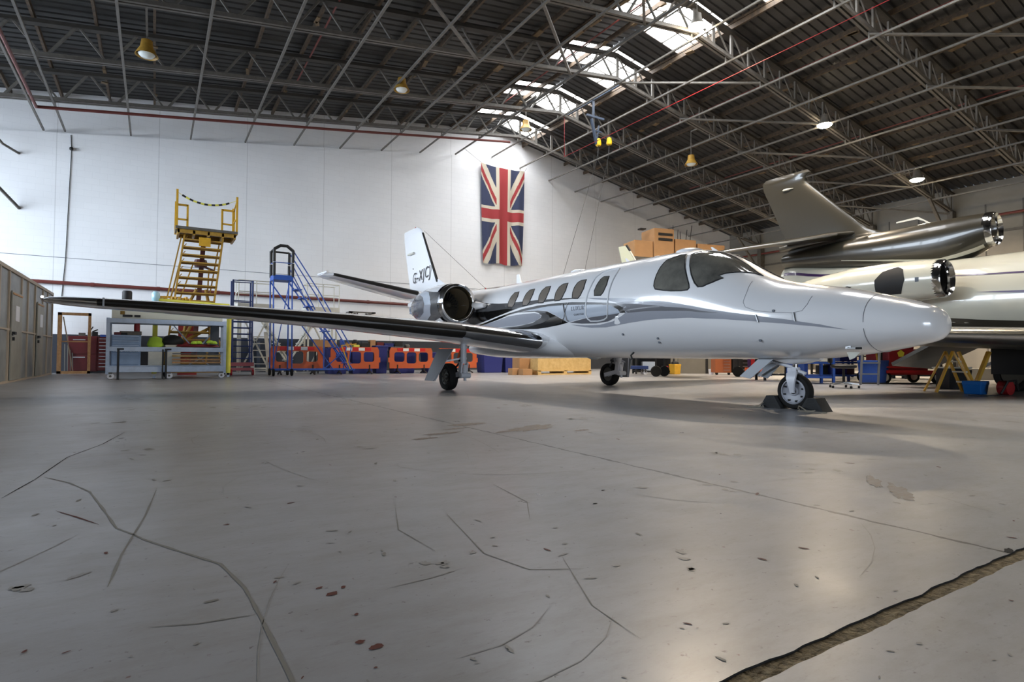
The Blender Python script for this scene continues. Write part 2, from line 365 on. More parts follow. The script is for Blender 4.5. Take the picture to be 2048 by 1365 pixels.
t = MB(); t.bx(XL-40, XR+40, YF-60, YF-.2, -.3, -.02); tag(t.build('apron_slab', greypl), 'concrete apron outside the hangar front', kind='structure')

# corrugated roof sheets (ribs run down the slope); the strip beside the ridge has translucent rooflights
def corr(name, xa, xb, y0, y1, m, dz=0.):
    mb = MB(); prof = []; y = y0; k = 0
    while y < y1:
        for dy, z in ((0, 0), (.20, 0), (.225, .045), (.275, .045)):
            if y+dy <= y1+.001: prof.append((y+dy, z))
        y += .30
    prof.append((y1, 0))
    n = len(prof)
    vs = [(xa, yy, zb(xa)+SHZ+z+dz) for yy, z in prof]+[(xb, yy, zb(xb)+SHZ+z+dz) for yy, z in prof]
    mb.add(vs, [(i, i+1, n+i+1, n+i) for i in range(n-1)])
    return tag(mb.build(name, m, fix=False), kind='structure')
GL, GR = 2.3, 1.9
corr('ceiling_left', XL, RX-GL, YF, YW+.2, sheet2); corr('ceiling_right', RX+GR, XR+.2, YF, YW+.2, sheet)
skym = mat('rooflight_glow', (246, 248, 250), .5, emit=7.)
ys = [YW+.2]+TY+[YF]; lit = []
for i in range(len(ys)-1):
    a, b = ys[i+1], ys[i]
    if b < 5: corr('ceiling_ridge', RX-GL, RX, a, b, sheet); corr('ceiling_ridge', RX, RX+GR, a, b, sheet); continue
    if b-a < .3: continue
    mid = a+(b-a)*.42 if i else a+.9
    for nm, x0, x1, lo, hi in (('l', RX-GL, RX-.12, a, mid), ('r', RX+.12, RX+GR, a, a+(b-a)*.62)):
        corr('ceiling_ridge', x0, x1, hi, b, sheet)
        q = MB(); q.add([(x0, lo, zb(x0)+SHZ), (x1, lo, zb(x1)+SHZ), (x1, hi, zb(x1)+SHZ), (x0, hi, zb(x0)+SHZ)], [(0, 1, 2, 3)])
        q2 = MB()
        for x in (x0+.03, (x0+x1)/2, x1-.03): q2.bar((x, lo, zb(x)+SHZ-.02), (x, hi, zb(x)+SHZ-.02), .05, .04)
        for y in [lo+(hi-lo)*k/3 for k in range(4)]: q2.bar((x0, y, zb(x0)+SHZ-.02), (x1, y, zb(x1)+SHZ-.02), .04, .04)
        o = q.build('window_%d' % (len(lit)+1), skym, fix=False); tag(o, 'bright rooflight beside the hangar ridge', kind='structure'); lit.append(o)
        q2.build('window_frame', steeldark, o)
q = MB(); q.add([(RX+dx, y, SHZ+RZ+dz) for y in (YF, YW+.2) for dx, dz in ((-.3, .02), (0, .09), (.3, .02))], [(0, 1, 4, 3), (1, 2, 5, 4)]); tag(q.build('ceiling_ridge_cap', sheet, fix=False), kind='structure')

for x in (RX-GL, RX+GR):
    q = MB(); q.bx(x-.07, x+.07, YF, YW+.2, zb(x)+SHZ-.06, zb(x)+SHZ+.10); tag(q.build('ceiling_curb', rust), 'rusty curb along the rooflights', kind='structure')
# trusses
topdark = mat('dark_rust_steel', (58, 54, 49), .7, var=.3)  # dark rust tone for the top chords, darker than the bottom ones
def web_nodes(x0, x1, step): 
    n = max(1, round((x1-x0)/step)); return [x0+(x1-x0)*i/n for i in range(n+1)]
def truss(y, lab):
    e = empty('roof_truss', lab, 'roof truss', (RX, y, RZ), group='lattice trusses carrying the hangar roof')
    P = lambda x, dz=0., dy=0.: (x-RX, dy, zb(x)-RZ+dz)
    for nm, dz in (('bottom_chord', .05), ('top_chord', TD-.05)):
        b = MB()
        for a, c in ((XL+.1, RX), (RX, XR-.1)):
            for dy in (-.065, .065): b.bar(P(a, dz, dy), P(c, dz, dy), .075, .11)
            b.bar(P(a, dz+(.05 if dz < .5 else -.05)), P(c, dz+(.05 if dz < .5 else -.05)), .22, .012)
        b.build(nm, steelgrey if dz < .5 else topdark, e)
    # left of the ridge: diagonals in a zigzag; right of it: posts with light diagonals
    w = MB(); xs = web_nodes(XL+.3, RX-.05, 1.42)
    for i, x in enumerate(xs[:-1]):
        x2 = xs[i+1]; xm = (x+x2)/2
        w.bar(P(x+.06, .08), P(xm-.05, TD-.08), .085, .06); w.bar(P(xm+.05, TD-.08), P(x2-.06, .08), .06, .05)
    xs = web_nodes(RX+.12, XR-.3, .92)
    for i, x in enumerate(xs):
        w.bar(P(x, .08), P(x, TD-.06), .11, .06, up=(0, 1, 0))
        if i+1 < len(xs): w.bar(P(xs[i+1]-.05, .08), P(x+.08, TD-.08), .045, .04, up=(0, 1, 0))
    w.build('lattice', steelgrey, e)
    return e
ords = ['first truss out from the white gable wall', 'second truss out from the white gable wall', 'third truss out from the white gable wall', 'fourth truss from the gable, three lit lamps along it', 'fifth truss from the white gable wall', 'sixth truss from the white gable wall', 'seventh truss out, nearly overhead', 'eighth truss out, behind the viewer', 'ninth truss out, behind the viewer', 'last truss by the open front']
for y, l in zip(TY, ords): truss(y, 'grey lattice roof girder, '+l)

# purlins under the sheets and long tie bars under the trusses
pl_xs = [XL+.4+1.38*i for i in range(33)]
for x in pl_xs:
    if abs(x-RX) < .5 or x > XR: continue
    b = MB(); z = zb(x)+TD+.10; b.bar((x, YF, z), (x, YW-.02, z), .07, .16); rr = random.Random(int(x*10))
    for k in range(9):
        y = rr.uniform(0, YW-1); b.box((x+rr.uniform(-.06, .06), y, z-.09), (rr.uniform(.06, .22), rr.uniform(.1, .5), .03), 1, rz=rr.uniform(-.3, .3))
    tag(b.build('ceiling_purlin', [rust, mat_peel := MT.get('peel') or mat('peel', (116, 96, 70), .8, var=.4)]), 'rusty purlin with flaking cover strips under the roof sheets', kind='structure')
bars = [(-3.42,0),(-2.83,0),(-.90,0),(1.03,0),(2.96,0),(4.84,0),(6.76,0),(8.64,0),(10.53,0),(12.40,0),(14.48,0),(16.16,0),(18.03,0),(19.82,0),(21.71,0),(23.54,0),(25.38,0),(27.20,0),(29.07,0),(30.89,0),(-6.2,0),(-9,0)]
BZ = {-3.42:8.43,-2.83:8.52,-.90:8.78,1.03:9.03,2.96:9.30,4.84:9.56,6.76:9.80,8.64:10.07,10.53:10.34,12.40:10.62,14.48:10.87,16.16:10.59,18.03:10.24,19.82:9.91,21.71:9.63,23.54:9.31,25.38:9.04,27.20:8.74,29.07:8.48,30.89:8.15}
for k, (x, _) in enumerate(bars):
    b = MB(); zt = BZ.get(x, zb(x)-.3)
    b.bar((x, TY[0]-.1, zt), (x, YW-.1, zt), .055, .055)
    for y0 in TY: b.bar((x, y0, zt), (x, y0, zb(x)+.02), .04, .04)
    for y0, y1 in zip(TY[1:], TY[:-1]):
        b.bar((x, y0, zt), (x, y1, zt), .06, .06)
    nl = sorted([q_ for q_, _ in bars if (q_ < RX) == (x < RX)], key=lambda q_: abs(q_-RX)).index(x); tag(b.build('tie_bar', steelgrey), 'slim grey bar under the trusses, %s from the ridge on the %s slope' % (ORD[nl], 'shed side' if x < RX else 'far'), 'tie bar', 'tie bars under the roof trusses')
# plan bracing between trusses
BC = {}
def brace(x0, y0, x1, y1):
    ky = sorted((TY.index(y0), TY.index(y1))); side = 'shed side' if min(x0, x1) < 14 else 'far slope'; kk = (ky[0], side); BC[kk] = BC.get(kk, 0)+1
    lab = 'diagonal roof brace on the %s between %s and %s truss, %s from the ridge' % (side, ORD[ky[0]], ORD[ky[1]], ORD[BC[kk]-1])
    b = MB(); b.bar((x0, y0, zb(x0)-.06), (x1, y1, zb(x1)-.06), .085, .06); tag(b.build('roof_brace', stainless if 0 else steelgrey), lab, 'brace', 'diagonal braces lying under the trusses')
for x0, x1 in ((14.6, 18.03), (18.03, 21.71), (21.71, 25.38), (25.38, 29.07), (29.07, 32.9)): brace(x0, TY[2], x1, TY[3]-.0)
for x0, x1 in ((18.03, 21.71), (21.71, 25.38), (25.38, 29.07), (29.07, 32.9)): brace(x0, TY[4], x1, TY[5])
for x0, x1 in ((12.4, 8.64), (8.64, 4.84)): brace(x0, TY[3], x1, TY[4]); brace(x1, TY[3], x0, TY[2])
# columns in the right corner and along the right wall, girts on the wall
for y in TY[:7]:
    b = MB(); b.bx(XR-.45, XR-.05, y-.12, y+.12, 0, 7.9); b.bar((XR-.4, y, 6.2), (XR-2.6, y, zb(XR-2.6)), .12)
    tag(b.build('column', steeldark), 'dark steel column against the clad side wall', kind='structure')
b = MB()
for z in (1.9, 3.6, 5.3, 6.6): b.bx(XR-.05, XR-.0, YF, YW, z, z+.10)
for k in range(24): b.bx(XR-.03, XR, YF+1.4*k, YF+1.4*k+.05, 0, 8.)
tag(b.build('wall_right_rail', steeldark), 'dark rails across the clad side wall', kind='structure')
b = MB(); b.tube([(XR-.35, YF, 7.35), (XR-.35, YW-.5, 7.35)], .06, 8); tag(b.build('sprinkler_pipe', redpipe), 'red pipe high along the clad side wall', 'pipe')
# pipes
b = MB(); b.tube([(-3.25, 6, 8.26), (-3.25, 22.7, 8.29), (6.5, 22.7, 9.62), (13.9, 22.7, 10.68)], .05, 8)
tag(b.build('overhead_pipe', redpipe), 'red oxide pipe crossing high in front of the white gable wall', 'pipe')
b = MB(); b.tube([(-9, YW-.25, 3.18), (15.5, YW-.25, 3.02)], .065, 10)
for x in range(-8, 16, 2): b.tube([(x+.02, YW-.25, 3.12-.0065*x), (x+.13, YW-.25, 3.12-.0065*x)], .078, 10)
tag(b.build('wall_pipe', redpipe), 'long rust red pipe running low across the white gable wall', 'pipe')
b = MB(); b.bx(-12, 16, YW-.135, YW-.12, 4.03, 4.045); tag(b.build('wall_back_joint', linem), 'thin ledge line on the gable wall', kind='structure')
b = MB(); b.tube([(-4.6, YW-.2, 3.47), (-4.05, YW-.2, 3.43), (-4.05, YW-.2, 3.28)], .035, 8); tag(b.build('bent_conduit', steeldark), 'grey bent conduit on the white wall above the shed', 'conduit')
b = MB(); b.tube([(-4.95, 23.6, 6.7), (-4.0, YW-.12, 5.6)], .05, 6); tag(b.build('wall_strut', steeldark), 'short dark strut meeting the white wall above the shed', 'strut')
b = MB(); b.tube([(-4.8, 24.2, 8.1), (-4.4, 24.9, 7.6), (-4.05, YW-.12, 7.48)], .04, 6); tag(b.build('wall_strut', steelgrey), 'curved grey strut meeting the white wall near the roof', 'strut')
b = MB(); b.tube([(-2.66, YW-.14, 8.4), (-2.63, YW-.14, 7.9), (-2.72, YW-.14, 4.0), (-2.8, YW-.14, 2.6)], .012, 5); b.lathe([(.05, 0), (.06, .04), (.05, .1)], (-2.63, YW-.2, 7.85))
tag(b.build('hanging_cable', blkm), 'thin dark cable running down the white wall above the shed', 'cable')
b = MB(); b.tube([(14.85, YF, 9.3), (14.85, TY[1], 9.3), (14.85, TY[1], zb(14.85)+.05)], .012, 5); tag(b.build('red_cable', redp), 'thin red cable strung lengthways below the roof ridge', 'cable')
for x in (4.2, 12.8, 19.6, 25.3):
    b = MB()
    b.tube([(x, YF, zb(x)+TD-.05), (x, 22, zb(x)+TD-.05)], .03, 5); tag(b.build('roof_pipe', redpipe), 'thin red pipe along the underside of the roof', 'pipe', 'thin red pipes between the purlins')

# high bay lamps
lampglow = mat('lamp_glow', (255, 236, 200), .5, emit=60.)
lampoff = mat('lamp_glass', (214, 220, 216), .2, coat=.5)
def lamp(x, y, z, lab, on, top=None, power=900):
    e = empty('high_bay_lamp', lab, 'lamp', (x, y, z), group='high bay lamps')
    h = (top if top else zb(x)+.1)-z
    b = MB(); b.lathe([(.05, .42), (.13, .40), (.15, .22), (.19, .15), (.27, 0), (.26, 0), (.17, .15), (.02, .2)], caps=False); b.build('shade', ochre if not on else steelgrey, e, smooth=40)
    b = MB(); b.tube([(0, 0, .4), (0, 0, max(.5, h))], .018, 6); 
    ty = min(TY, key=lambda t: abs(t-y)); b.bar((0, 0, h), (0, ty-y, h), .05); b.bar((0, ty-y, h-.05), (0, ty-y, max(h, zb(x)+.1-z)), .05); b.build('hanging_rod', steeldark, e)
    b = MB(); b.lathe([(r_*(1.35 if on else 1), z_-(.02 if on else 0)) for r_, z_ in ((.01, -.05), (.14, -.035), (.20, .03), (.17, .06), (.01, .07))]); b.build('lens', lampglow if on else lampoff, e, smooth=60)
    if on: light('lamp_light', 'SPOT', (x, y, z-.10), power, WARM, (0, 0, 0), shadow_soft_size=.16, spot_size=R(150), spot_blend=.6)
LP = 1300
lamp(14.27, 12.1, 11.05, 'lit lamp at the ridge, brightest of all', True, 11.9, LP)
lamp(21.7, 12.3, 9.62, 'lit lamp halfway down the far roof slope', True, None, LP)
lamp(27.9, 11.8, 8.42, 'lit lamp above the brown tail fin, lowest of the lit ones', True, None, LP)
lamp(-.33, 17.85, 8.55, 'unlit lamp with yellow shade nearest the shed side', False)
lamp(6.93, 18.35, 9.65, 'unlit lamp under the middle of the dark roof slope', False)
lamp(13.35, 20.5, 10.4, 'unlit lamp hanging just before the ridge near the gable', False, 11.6)
lamp(19.3, 16.7, 8.9, 'unlit lamp hanging below the far roof slope', False)
for x, y in ((14.4, 4.6), (21.5, 4.6), (28, 4.6), (14.4, -3.), (24, -3.), (29, 18.5)):  # extra lamps beyond the view, added for lighting
    lamp(x, y, zb(x)-.35, 'lit lamp out of view over the near floor, %.0f m along' % x if 0 else 'lit lamp out of view over the near floor' if y < 10 else 'lit lamp added over the far corner', True, None, LP if y > 10 else 60)

# flag
def flag():
    W, H, nx, nz = 2.62, 5.05, 90, 170
    def colr(u, v):   # u along the height 0..2 (hoist at the top), v across 0..1
        x, y = u*2-1, v-.5                         # x -1..1, y -.5...5
        if abs(x) < .1 or abs(y) < .1: return 1
        if abs(x) < .1667 or abs(y) < .1667: return 0
        # saltires
        s5 = math.sqrt(5); d1 = (y-x*.5)*2/s5; d2 = (y+x*.5)*2/s5
        for d, q in ((d1, x), (d2, -x)):
            dd = d if (x > 0) else -d
            if d is d2: dd = -dd
            if -.1 < d < .1:
                if 0 < dd < .0667: return 1
                return 0
        return 2
    m = MB(); vs = []
    for j in range(nz+1):
        v = j/nz
        for i in range(nx+1):
            u = i/nx; sag = .10*(4*u*(1-u))*(1-v)**2; wdt = 1-.10*v
            x = (u-.5)*W*wdt+.02*v; y = .05*math.sin(u*26+1.3*math.sin(v*3))*(.3+.7*v)+.03*math.sin(u*9+v*4)-.10
            z = -v*H-sag-.26*u*(1-v)*0-.04*math.sin(u*12)*v
            vs.append((x, y, z-(.0 if u < .02 else 0)))
    fs = []; ms = []
    for j in range(nz):
        for i in range(nx):
            a = j*(nx+1)+i; fs.append((a, a+1, a+nx+2, a+nx+1)); ms.append(colr((j+.5)/nz, (i+.5)/nx))
    b = len(m.v); m.v = vs; m.f = fs; m.m = ms
    e = empty('union_flag', 'large faded union flag hung upright on the white gable wall', 'flag', (15.05, YW-.2, 10.42))
    m.build('cloth', [mat('flag_cream', (188, 178, 160), .85), mat('flag_red', (148, 48, 50), .85), mat('flag_blue', (48, 54, 80), .85)], e, smooth=60, fix=False)
    b = MB(); b.tube([(-W/2, -.1, 0), (-2.1, .09, .55)], .008, 4); b.tube([(W/2, -.1, 0), (W/2+.25, .09, .25)], .008, 4); b.build('string', blkm, e)
flag()
# electric hoist pendants
e = empty('cable_hoist', 'grey blue hoist under the roof with two yellow hooks on long cables', 'hoist', (14.95, 18., 9.6))
b = MB(); b.bar((-.05, 0, .75), (.22, 0, -.25), .10, .08); b.bar((.34, 0, .55), (.2, 0, -.25), .06, .05); b.bar((.1, 0, .3), (.5, 0, .3), .05); b.bar((-.3, 0, .86), (.6, 0, .86), .08); b.bar((.05, 0, .8), (.05, 0, 1.55), .07); b.bar((.05, -1.9, 1.55), (.05, 1.8, 1.55), .07); b.build('bracket', mat('hoist_blue', (58, 70, 88), .5), e)
for dx, dz, x1, z1 in ((.32, -.14, -1.4, -5.5), (.90, .02, -.35, -5.3)):
    b = MB(); b.lathe([(.03, .16), (.09, .12), (.12, -.05), (.11, -.14), (.04, -.17)], (dx, 0, dz), n=14); c = b.build('hook_block', mat('hook_yellow', (238, 196, 30), .4), e, smooth=40)
    b = MB(); b.tube([(dx, 0, dz-.15), (dx-.03, 0, dz-.6)], .02, 5); b.tube([(dx-.03, 0, dz-.6), (dx+(x1-dx)*1.2, 0, dz+(z1-dz)*1.2)], .008, 4); b.tube([(dx, 0, dz+.15), (dx+.05, 0, 1.0)], .006, 4); b.build('cable', blkm, e)

# ---------------------------------------------------------------- white business jet
# s, top, bottom, half width, height of widest line
FT=[(-.10,1.03,1.03,.0,1.03),(-.092,1.095,.965,.085,1.03),(-.06,1.16,.905,.17,1.032),(.0,1.222,.862,.25,1.035),(.09,1.262,.832,.32,1.04),(.21,1.307,.803,.385,1.045),(.35,1.35,.775,.44,1.055),(.55,1.415,.735,.50,1.065),(.86,1.502,.695,.575,1.09),(1.27,1.588,.657,.655,1.12),(1.6,1.66,.652,.71,1.15),(1.78,1.72,.65,.735,1.18),(1.95,1.80,.648,.752,1.21),(2.2,1.955,.647,.772,1.26),(2.43,2.10,.646,.788,1.31),(2.66,2.21,.645,.80,1.37),(2.89,2.272,.645,.81,1.41),(3.1,2.30,.645,.82,1.44),(3.5,2.31,.645,.83,1.47),(5.,2.315,.645,.835,1.48),(8.,2.295,.645,.835,1.48),(8.8,2.285,.67,.81,1.49),(9.6,2.32,.82,.72,1.56),(10.6,2.36,1.10,.58,1.72),(11.8,2.42,1.45,.43,1.92),(13.,2.45,1.85,.28,2.12),(14.0,2.42,2.12,.14,2.26),(14.5,2.34,2.22,.03,2.28)]
def hermite(T,s):
    n=len(T)
    if s<=T[0][0]: return T[0][1:]
    if s>=T[-1][0]: return T[-1][1:]
    i=0
    while T[i+1][0]<s: i+=1
    def slope(k,c):
        if k==0 or k==n-1: j=min(k,n-2); return (T[j+1][c]-T[j][c])/(T[j+1][0]-T[j][0])
        h0=T[k][0]-T[k-1][0]; h1=T[k+1][0]-T[k][0]
        d0=(T[k][c]-T[k-1][c])/h0; d1=(T[k+1][c]-T[k][c])/h1
        if d0*d1<=0: return 0.
        w1=2*h1+h0; w2=h1+2*h0
        return (w1+w2)/(w1/d0+w2/d1)
    h=T[i+1][0]-T[i][0]; t=(s-T[i][0])/h; out=[]
    for c in range(1,len(T[0])):
        a,b=T[i][c],T[i+1][c]; m0,m1=slope(i,c)*h,slope(i+1,c)*h
        out.append((2*t**3-3*t*t+1)*a+(t**3-2*t*t+t)*m0+(-2*t**3+3*t*t)*b+(t**3-t*t)*m1)
    return out
NE=2.12
def fus(s,a,off=0.):
    zt,zb,hw,zc=hermite(FT,s)
    ca,sa=math.cos(a),math.sin(a)
    h=(zt-zc) if sa>=0 else (zc-zb)
    r=(hw+off)*math.copysign(abs(ca)**(2/NE),ca); z=zc+(h+off)*math.copysign(abs(sa)**(2/NE),sa)
    return (-s,-r,z)
PD={'PT':{'charcoal_band':[(9.017,0.695),(8.507,0.488),(8.143,0.41),(7.705,0.355),(7.347,0.332),(7.012,0.324),(6.255,0.3),(5.723,0.275),(5.202,0.239),(4.825,0.202),(5.198,0.222),(5.71,0.23),(6.233,0.224),(6.894,0.167),(7.262,0.185),(8.048,0.174),(8.676,0.21)],'black_lower':[(8.826,0.214),(8.048,0.174),(7.262,0.185),(6.894,0.167),(7.394,0.078),(8.025,-0.026),(8.774,-0.129),(9.728,-0.259)],'black_line':[(8.581,-0.152),(7.82,-0.019),(7.242,0.067),(6.679,0.138),(6.22,0.167),(5.61,0.171),(5.185,0.15),(4.812,0.117),(4.298,0.07),(4.069,0.038),(3.915,-0.03),(3.857,-0.126),(3.976,-0.127),(4.025,-0.059),(4.181,0.01),(4.413,0.042),(4.783,0.07),(5.316,0.108),(5.901,0.125),(6.372,0.103),(6.671,0.082),(7.166,0.04),(7.823,-0.07),(8.44,-0.158)],'panel_light':[(6.671,0.078),(6.371,0.099),(5.901,0.125),(5.316,0.108),(4.783,0.07),(4.413,0.042),(4.181,0.01),(4.025,-0.059),(3.976,-0.127),(4.304,-0.147),(4.792,-0.164),(5.056,-0.193),(5.307,-0.229),(5.461,-0.153),(5.654,-0.058),(5.892,0.025),(6.206,0.066)],'black_swoosh':[(7.095,0.073),(6.67,0.072),(6.206,0.062),(5.892,0.019),(5.654,-0.068),(5.462,-0.159),(5.308,-0.233),(5.543,-0.269),(5.94,-0.307),(6.26,-0.326),(6.755,-0.313),(7.284,-0.282),(7.854,-0.236),(7.206,-0.268),(6.57,-0.268),(6.065,-0.198),(5.821,-0.107),(5.862,-0.046),(6.077,0.012),(6.301,0.04),(6.669,0.057)],'charcoal_crescent':[(6.301,0.04),(6.077,0.012),(5.862,-0.046),(5.821,-0.107),(6.065,-0.198),(6.57,-0.268),(7.206,-0.268),(7.657,-0.245),(6.906,-0.233),(6.382,-0.181),(6.112,-0.09),(6.077,-0.042),(6.172,0.009)],'grey_ellipse':[(8.438,-0.151),(7.824,-0.081),(7.239,0.004),(6.702,0.022),(6.3,0.013),(6.124,-0.015),(6.11,-0.07),(6.278,-0.143),(6.62,-0.201),(7.083,-0.224),(7.729,-0.222)],'charcoal_keel':[(5.268,-0.237),(4.793,-0.17),(4.304,-0.147),(3.998,-0.13),(4.085,-0.202),(4.279,-0.266),(4.569,-0.29),(4.943,-0.276)],'grey_long':[(4.832,0.204),(4.244,0.145),(3.778,0.103),(3.186,0.038),(2.668,0.014),(2.207,0.03),(1.664,0.051),(1.261,-0.001),(0.944,-0.089),(0.572,-0.276),(0.649,-0.235),(1.023,-0.138),(1.349,-0.085),(1.664,-0.071),(2.104,-0.11),(2.44,-0.162),(2.938,-0.24),(3.351,-0.277),(3.814,-0.318),(4.157,-0.361),(4.357,-0.381),(4.72,-0.374),(5.036,-0.327),(5.24,-0.28),(4.87,-0.315),(4.491,-0.324),(4.168,-0.271),(3.947,-0.179),(3.875,-0.138),(3.979,0.026),(4.235,0.102),(4.581,0.155)],'dark_long':[(4.232,0.057),(3.934,0.031),(3.467,-0.015),(3.048,-0.045),(2.548,-0.027),(2.166,-0.001),(2.549,-0.065),(3.052,-0.113),(3.473,-0.128),(3.809,-0.133),(3.871,-0.094),(3.945,-0.022),(4.069,0.032)]},'W':[[(4.981,0.655),(5.122,0.657),(5.188,0.607),(5.219,0.483),(5.218,0.365),(5.195,0.232),(5.036,0.216),(4.983,0.273),(4.941,0.421)],[(5.484,0.641),(5.626,0.639),(5.7,0.566),(5.729,0.416),(5.717,0.286),(5.695,0.226),(5.541,0.228),(5.493,0.284),(5.45,0.441)],[(6.01,0.642),(6.154,0.639),(6.225,0.548),(6.247,0.404),(6.217,0.227),(6.057,0.219),(5.992,0.315),(5.972,0.485)],[(6.532,0.637),(6.692,0.634),(6.749,0.537),(6.775,0.35),(6.761,0.226),(6.591,0.206),(6.526,0.275),(6.494,0.474)],[(7.087,0.636),(7.24,0.631),(7.296,0.523),(7.32,0.356),(7.291,0.224),(7.119,0.205),(7.068,0.279),(7.038,0.489)]],'DW':[(4.398,0.643),(4.531,0.658),(4.58,0.595),(4.615,0.454),(4.632,0.337),(4.605,0.23),(4.448,0.221),(4.398,0.283),(4.365,0.435)],'SW':[(3.001,1.042),(3.09,1.025),(3.19,0.949),(3.278,0.88),(3.302,0.692),(3.309,0.513),(3.309,0.367),(3.301,0.289),(3.266,0.233),(3.109,0.209),(2.97,0.206),(2.793,0.226),(2.693,0.253),(2.673,0.288),(2.688,0.348),(2.776,0.519),(2.851,0.664),(2.907,0.802)],'WS':[(2.914,1.037),(2.884,1.148),(2.797,1.23),(2.707,1.295),(2.559,1.414),(2.399,1.448),(2.191,1.413),(1.899,1.278),(1.994,1.234),(2.079,1.102),(2.163,0.956),(2.253,0.808),(2.311,0.693),(2.238,0.683),(2.348,0.515),(2.471,0.376),(2.537,0.347),(2.605,0.398),(2.692,0.532),(2.783,0.715)],'DOOR':[(4.508,0.883),(4.659,0.816),(4.742,0.678),(4.762,0.443),(4.796,0.216),(4.8,0.037),(4.804,-0.101),(4.772,-0.186),(4.698,-0.243),(4.534,-0.252),(4.37,-0.235),(4.292,-0.195),(4.265,-0.111),(4.262,0.068),(4.26,0.268),(4.251,0.464),(4.246,0.715),(4.269,0.856)],'NOSEL':[(0.645,1.001),(0.625,0.74),(0.585,0.301),(0.555,-0.158),(0.549,-0.606),(0.554,-1.144)],'BAY':[(1.948,0.641),(1.856,0.174),(1.75,0.047),(1.384,0.104),(1.159,0.175),(1.093,0.317),(1.097,0.561),(1.172,0.957)],'HIN':[[(1.674,0.065),(1.644,-0.087)],[(1.226,0.168),(1.205,-0.027)]],'MISC':{'static':(1.465,0.192),'pit':(0.739,-0.851),'pitb':(0.582,-0.745),'ant':(4.031,-0.548),'scoop':(4.087,-1.065),'ports':(3.345,-0.659),'ports2':(3.362,-0.757),'fuel':(1.68,-0.551),'xmark':(5.373,-0.034),'txt':(4.998,-0.04)},'X':[(5.45,-0.125),(5.302,0.044),(5.424,0.04),(5.301,-0.115)]}
JET = empty('business_jet', 'white twin engine business jet with grey swooshes standing in the middle of the hangar', 'aircraft', (7.110, 2.828, 0), R(-89.0))
def J(s, r, z): return (-s, -r, z)
def patch(mb, poly, off, m, fn=fus, ds=.09, da=.10, mirror=False):
    P = [];
    n = len(poly)
    for i in range(n):
        (s0, a0), (s1, a1) = poly[i], poly[(i+1) % n]
        k = max(1, int(max(abs(s1-s0)/ds, abs(a1-a0)/da)+.99))
        for j in range(k): P.append((s0+(s1-s0)*j/k, a0+(a1-a0)*j/k))
    k = len(P); V = [Vector(q) for q in P]; S = [q[0] for q in P]; Aa = [q[1] for q in P]
    x = min(S)+ds*.5
    def inside(x, y):
        c = False
        for i in range(k):
            (x0, y0), (x1, y1) = P[i], P[i-1]
            if (y0 > y) != (y1 > y) and x < (x1-x0)*(y-y0)/(y1-y0)+x0: c = not c
        return c
    while x < max(S):
        y = min(Aa)+da*.5
        while y < max(Aa):
            if inside(x, y): V.append(Vector((x, y)))
            y += da
        x += ds
    vs, es, fs, *_ = delaunay_2d_cdt(V, [], [list(range(k))], 1, 1e-5)
    mb.add([fn(v.x, (PI-v.y) if mirror else v.y, off) for v in vs], [tuple(f) for f in fs], m)
def outline(poly, w, closed=True):
    out = []; n = len(poly)
    return poly
def curve_on(mb, pts, r, off=.004, m=0, fn=fus, closed=True, n=6, mirror=False):
    P = []
    k = len(pts)
    for i in range(k if closed else k-1):
        (s0, a0), (s1, a1) = pts[i], pts[(i+1) % k]
        q = max(1, int(max(abs(s1-s0)/.12, abs(a1-a0)/.12)+.99))
        for j in range(q): P.append((s0+(s1-s0)*j/q, a0+(a1-a0)*j/q))
    if not closed: P.append(pts[-1])
    mb.tube([fn(s, (PI-a) if mirror else a, off) for s, a in P], r, n, m, closed=closed)
# fuselage skin
b = MB(); ss = [-.1, -.097, -.092, -.08, -.06, -.03, 0, .05, .1, .16]+[.24+.09*i for i in range(48)]+[4.6+.15*i for i in range(67)]
ss = [s for s in ss if s <= 14.5]
rings = [[fus(s, 2*PI*j/72) for j in range(72)] for s in ss]
b.loft(rings)
PTS = PD['PT']
order = [('charcoal_band', 1, .003), ('black_lower', 3, .0035), ('black_line', 3, .004), ('panel_light', 5, .003), ('black_swoosh', 3, .0035), ('charcoal_crescent', 1, .0045), ('grey_ellipse', 4, .005), ('charcoal_keel', 2, .0038), ('grey_long', 4, .0032), ('dark_long', 2, .0042)]
for k, mi, off in order:
    for mr in (False, True): patch(b, PTS[k], off, mi, mirror=mr)
# static bits of skin marking: door seal, nose joint, bay hatch outline, small ports
curve_on(b, PD['DOOR'], .016, .0, 6, n=8)
curve_on(b, [(.52, a*PI/16) for a in range(32)], .003, .001, 7)
curve_on(b, [(1.90,.93),(1.86,.55),(1.86,.30),(1.82,.2),(1.70,.16),(1.45,.155),(1.25,.165),(1.14,.23),(1.10,.42),(1.09,.7)], .0025, .001, 7, closed=False)
curve_on(b, [(4.0,.05),(3.6,.03),(3.1,.0)], .0018, .006, 4, closed=False)
body = b.build('fuselage', [white, charcoal, charcoal2, blackp, greyp, greyl, sealgrey, linem], JET, smooth=38, fix=True)
# windows
def pane(name, poly, m, rim=.012, mirror=False, rm=blkm, lab=None):
    q = MB(); patch(q, poly, .006, 0, ds=.07, da=.07, mirror=mirror); o = q.build(name, m, JET, smooth=60)
    q = MB(); curve_on(q, poly, rim, .002, 0, n=8, mirror=mirror); q.build('window_rim', rm, o, smooth=60)
    if lab: o['label'] = lab
    return o
for w in PD['W']:
    for mr in (False, True): pane('cabin_window', w, glassd, .010, mr)
pane('cabin_window', PD['DW'], glassk, .010, False, lab='dark window of the emergency door')
for mr in (False, True):
    pane('cockpit_side_window', PD['SW'], glassk, .010, mr)
    pane('windscreen', PD['WS'], glassk, .011, mr)
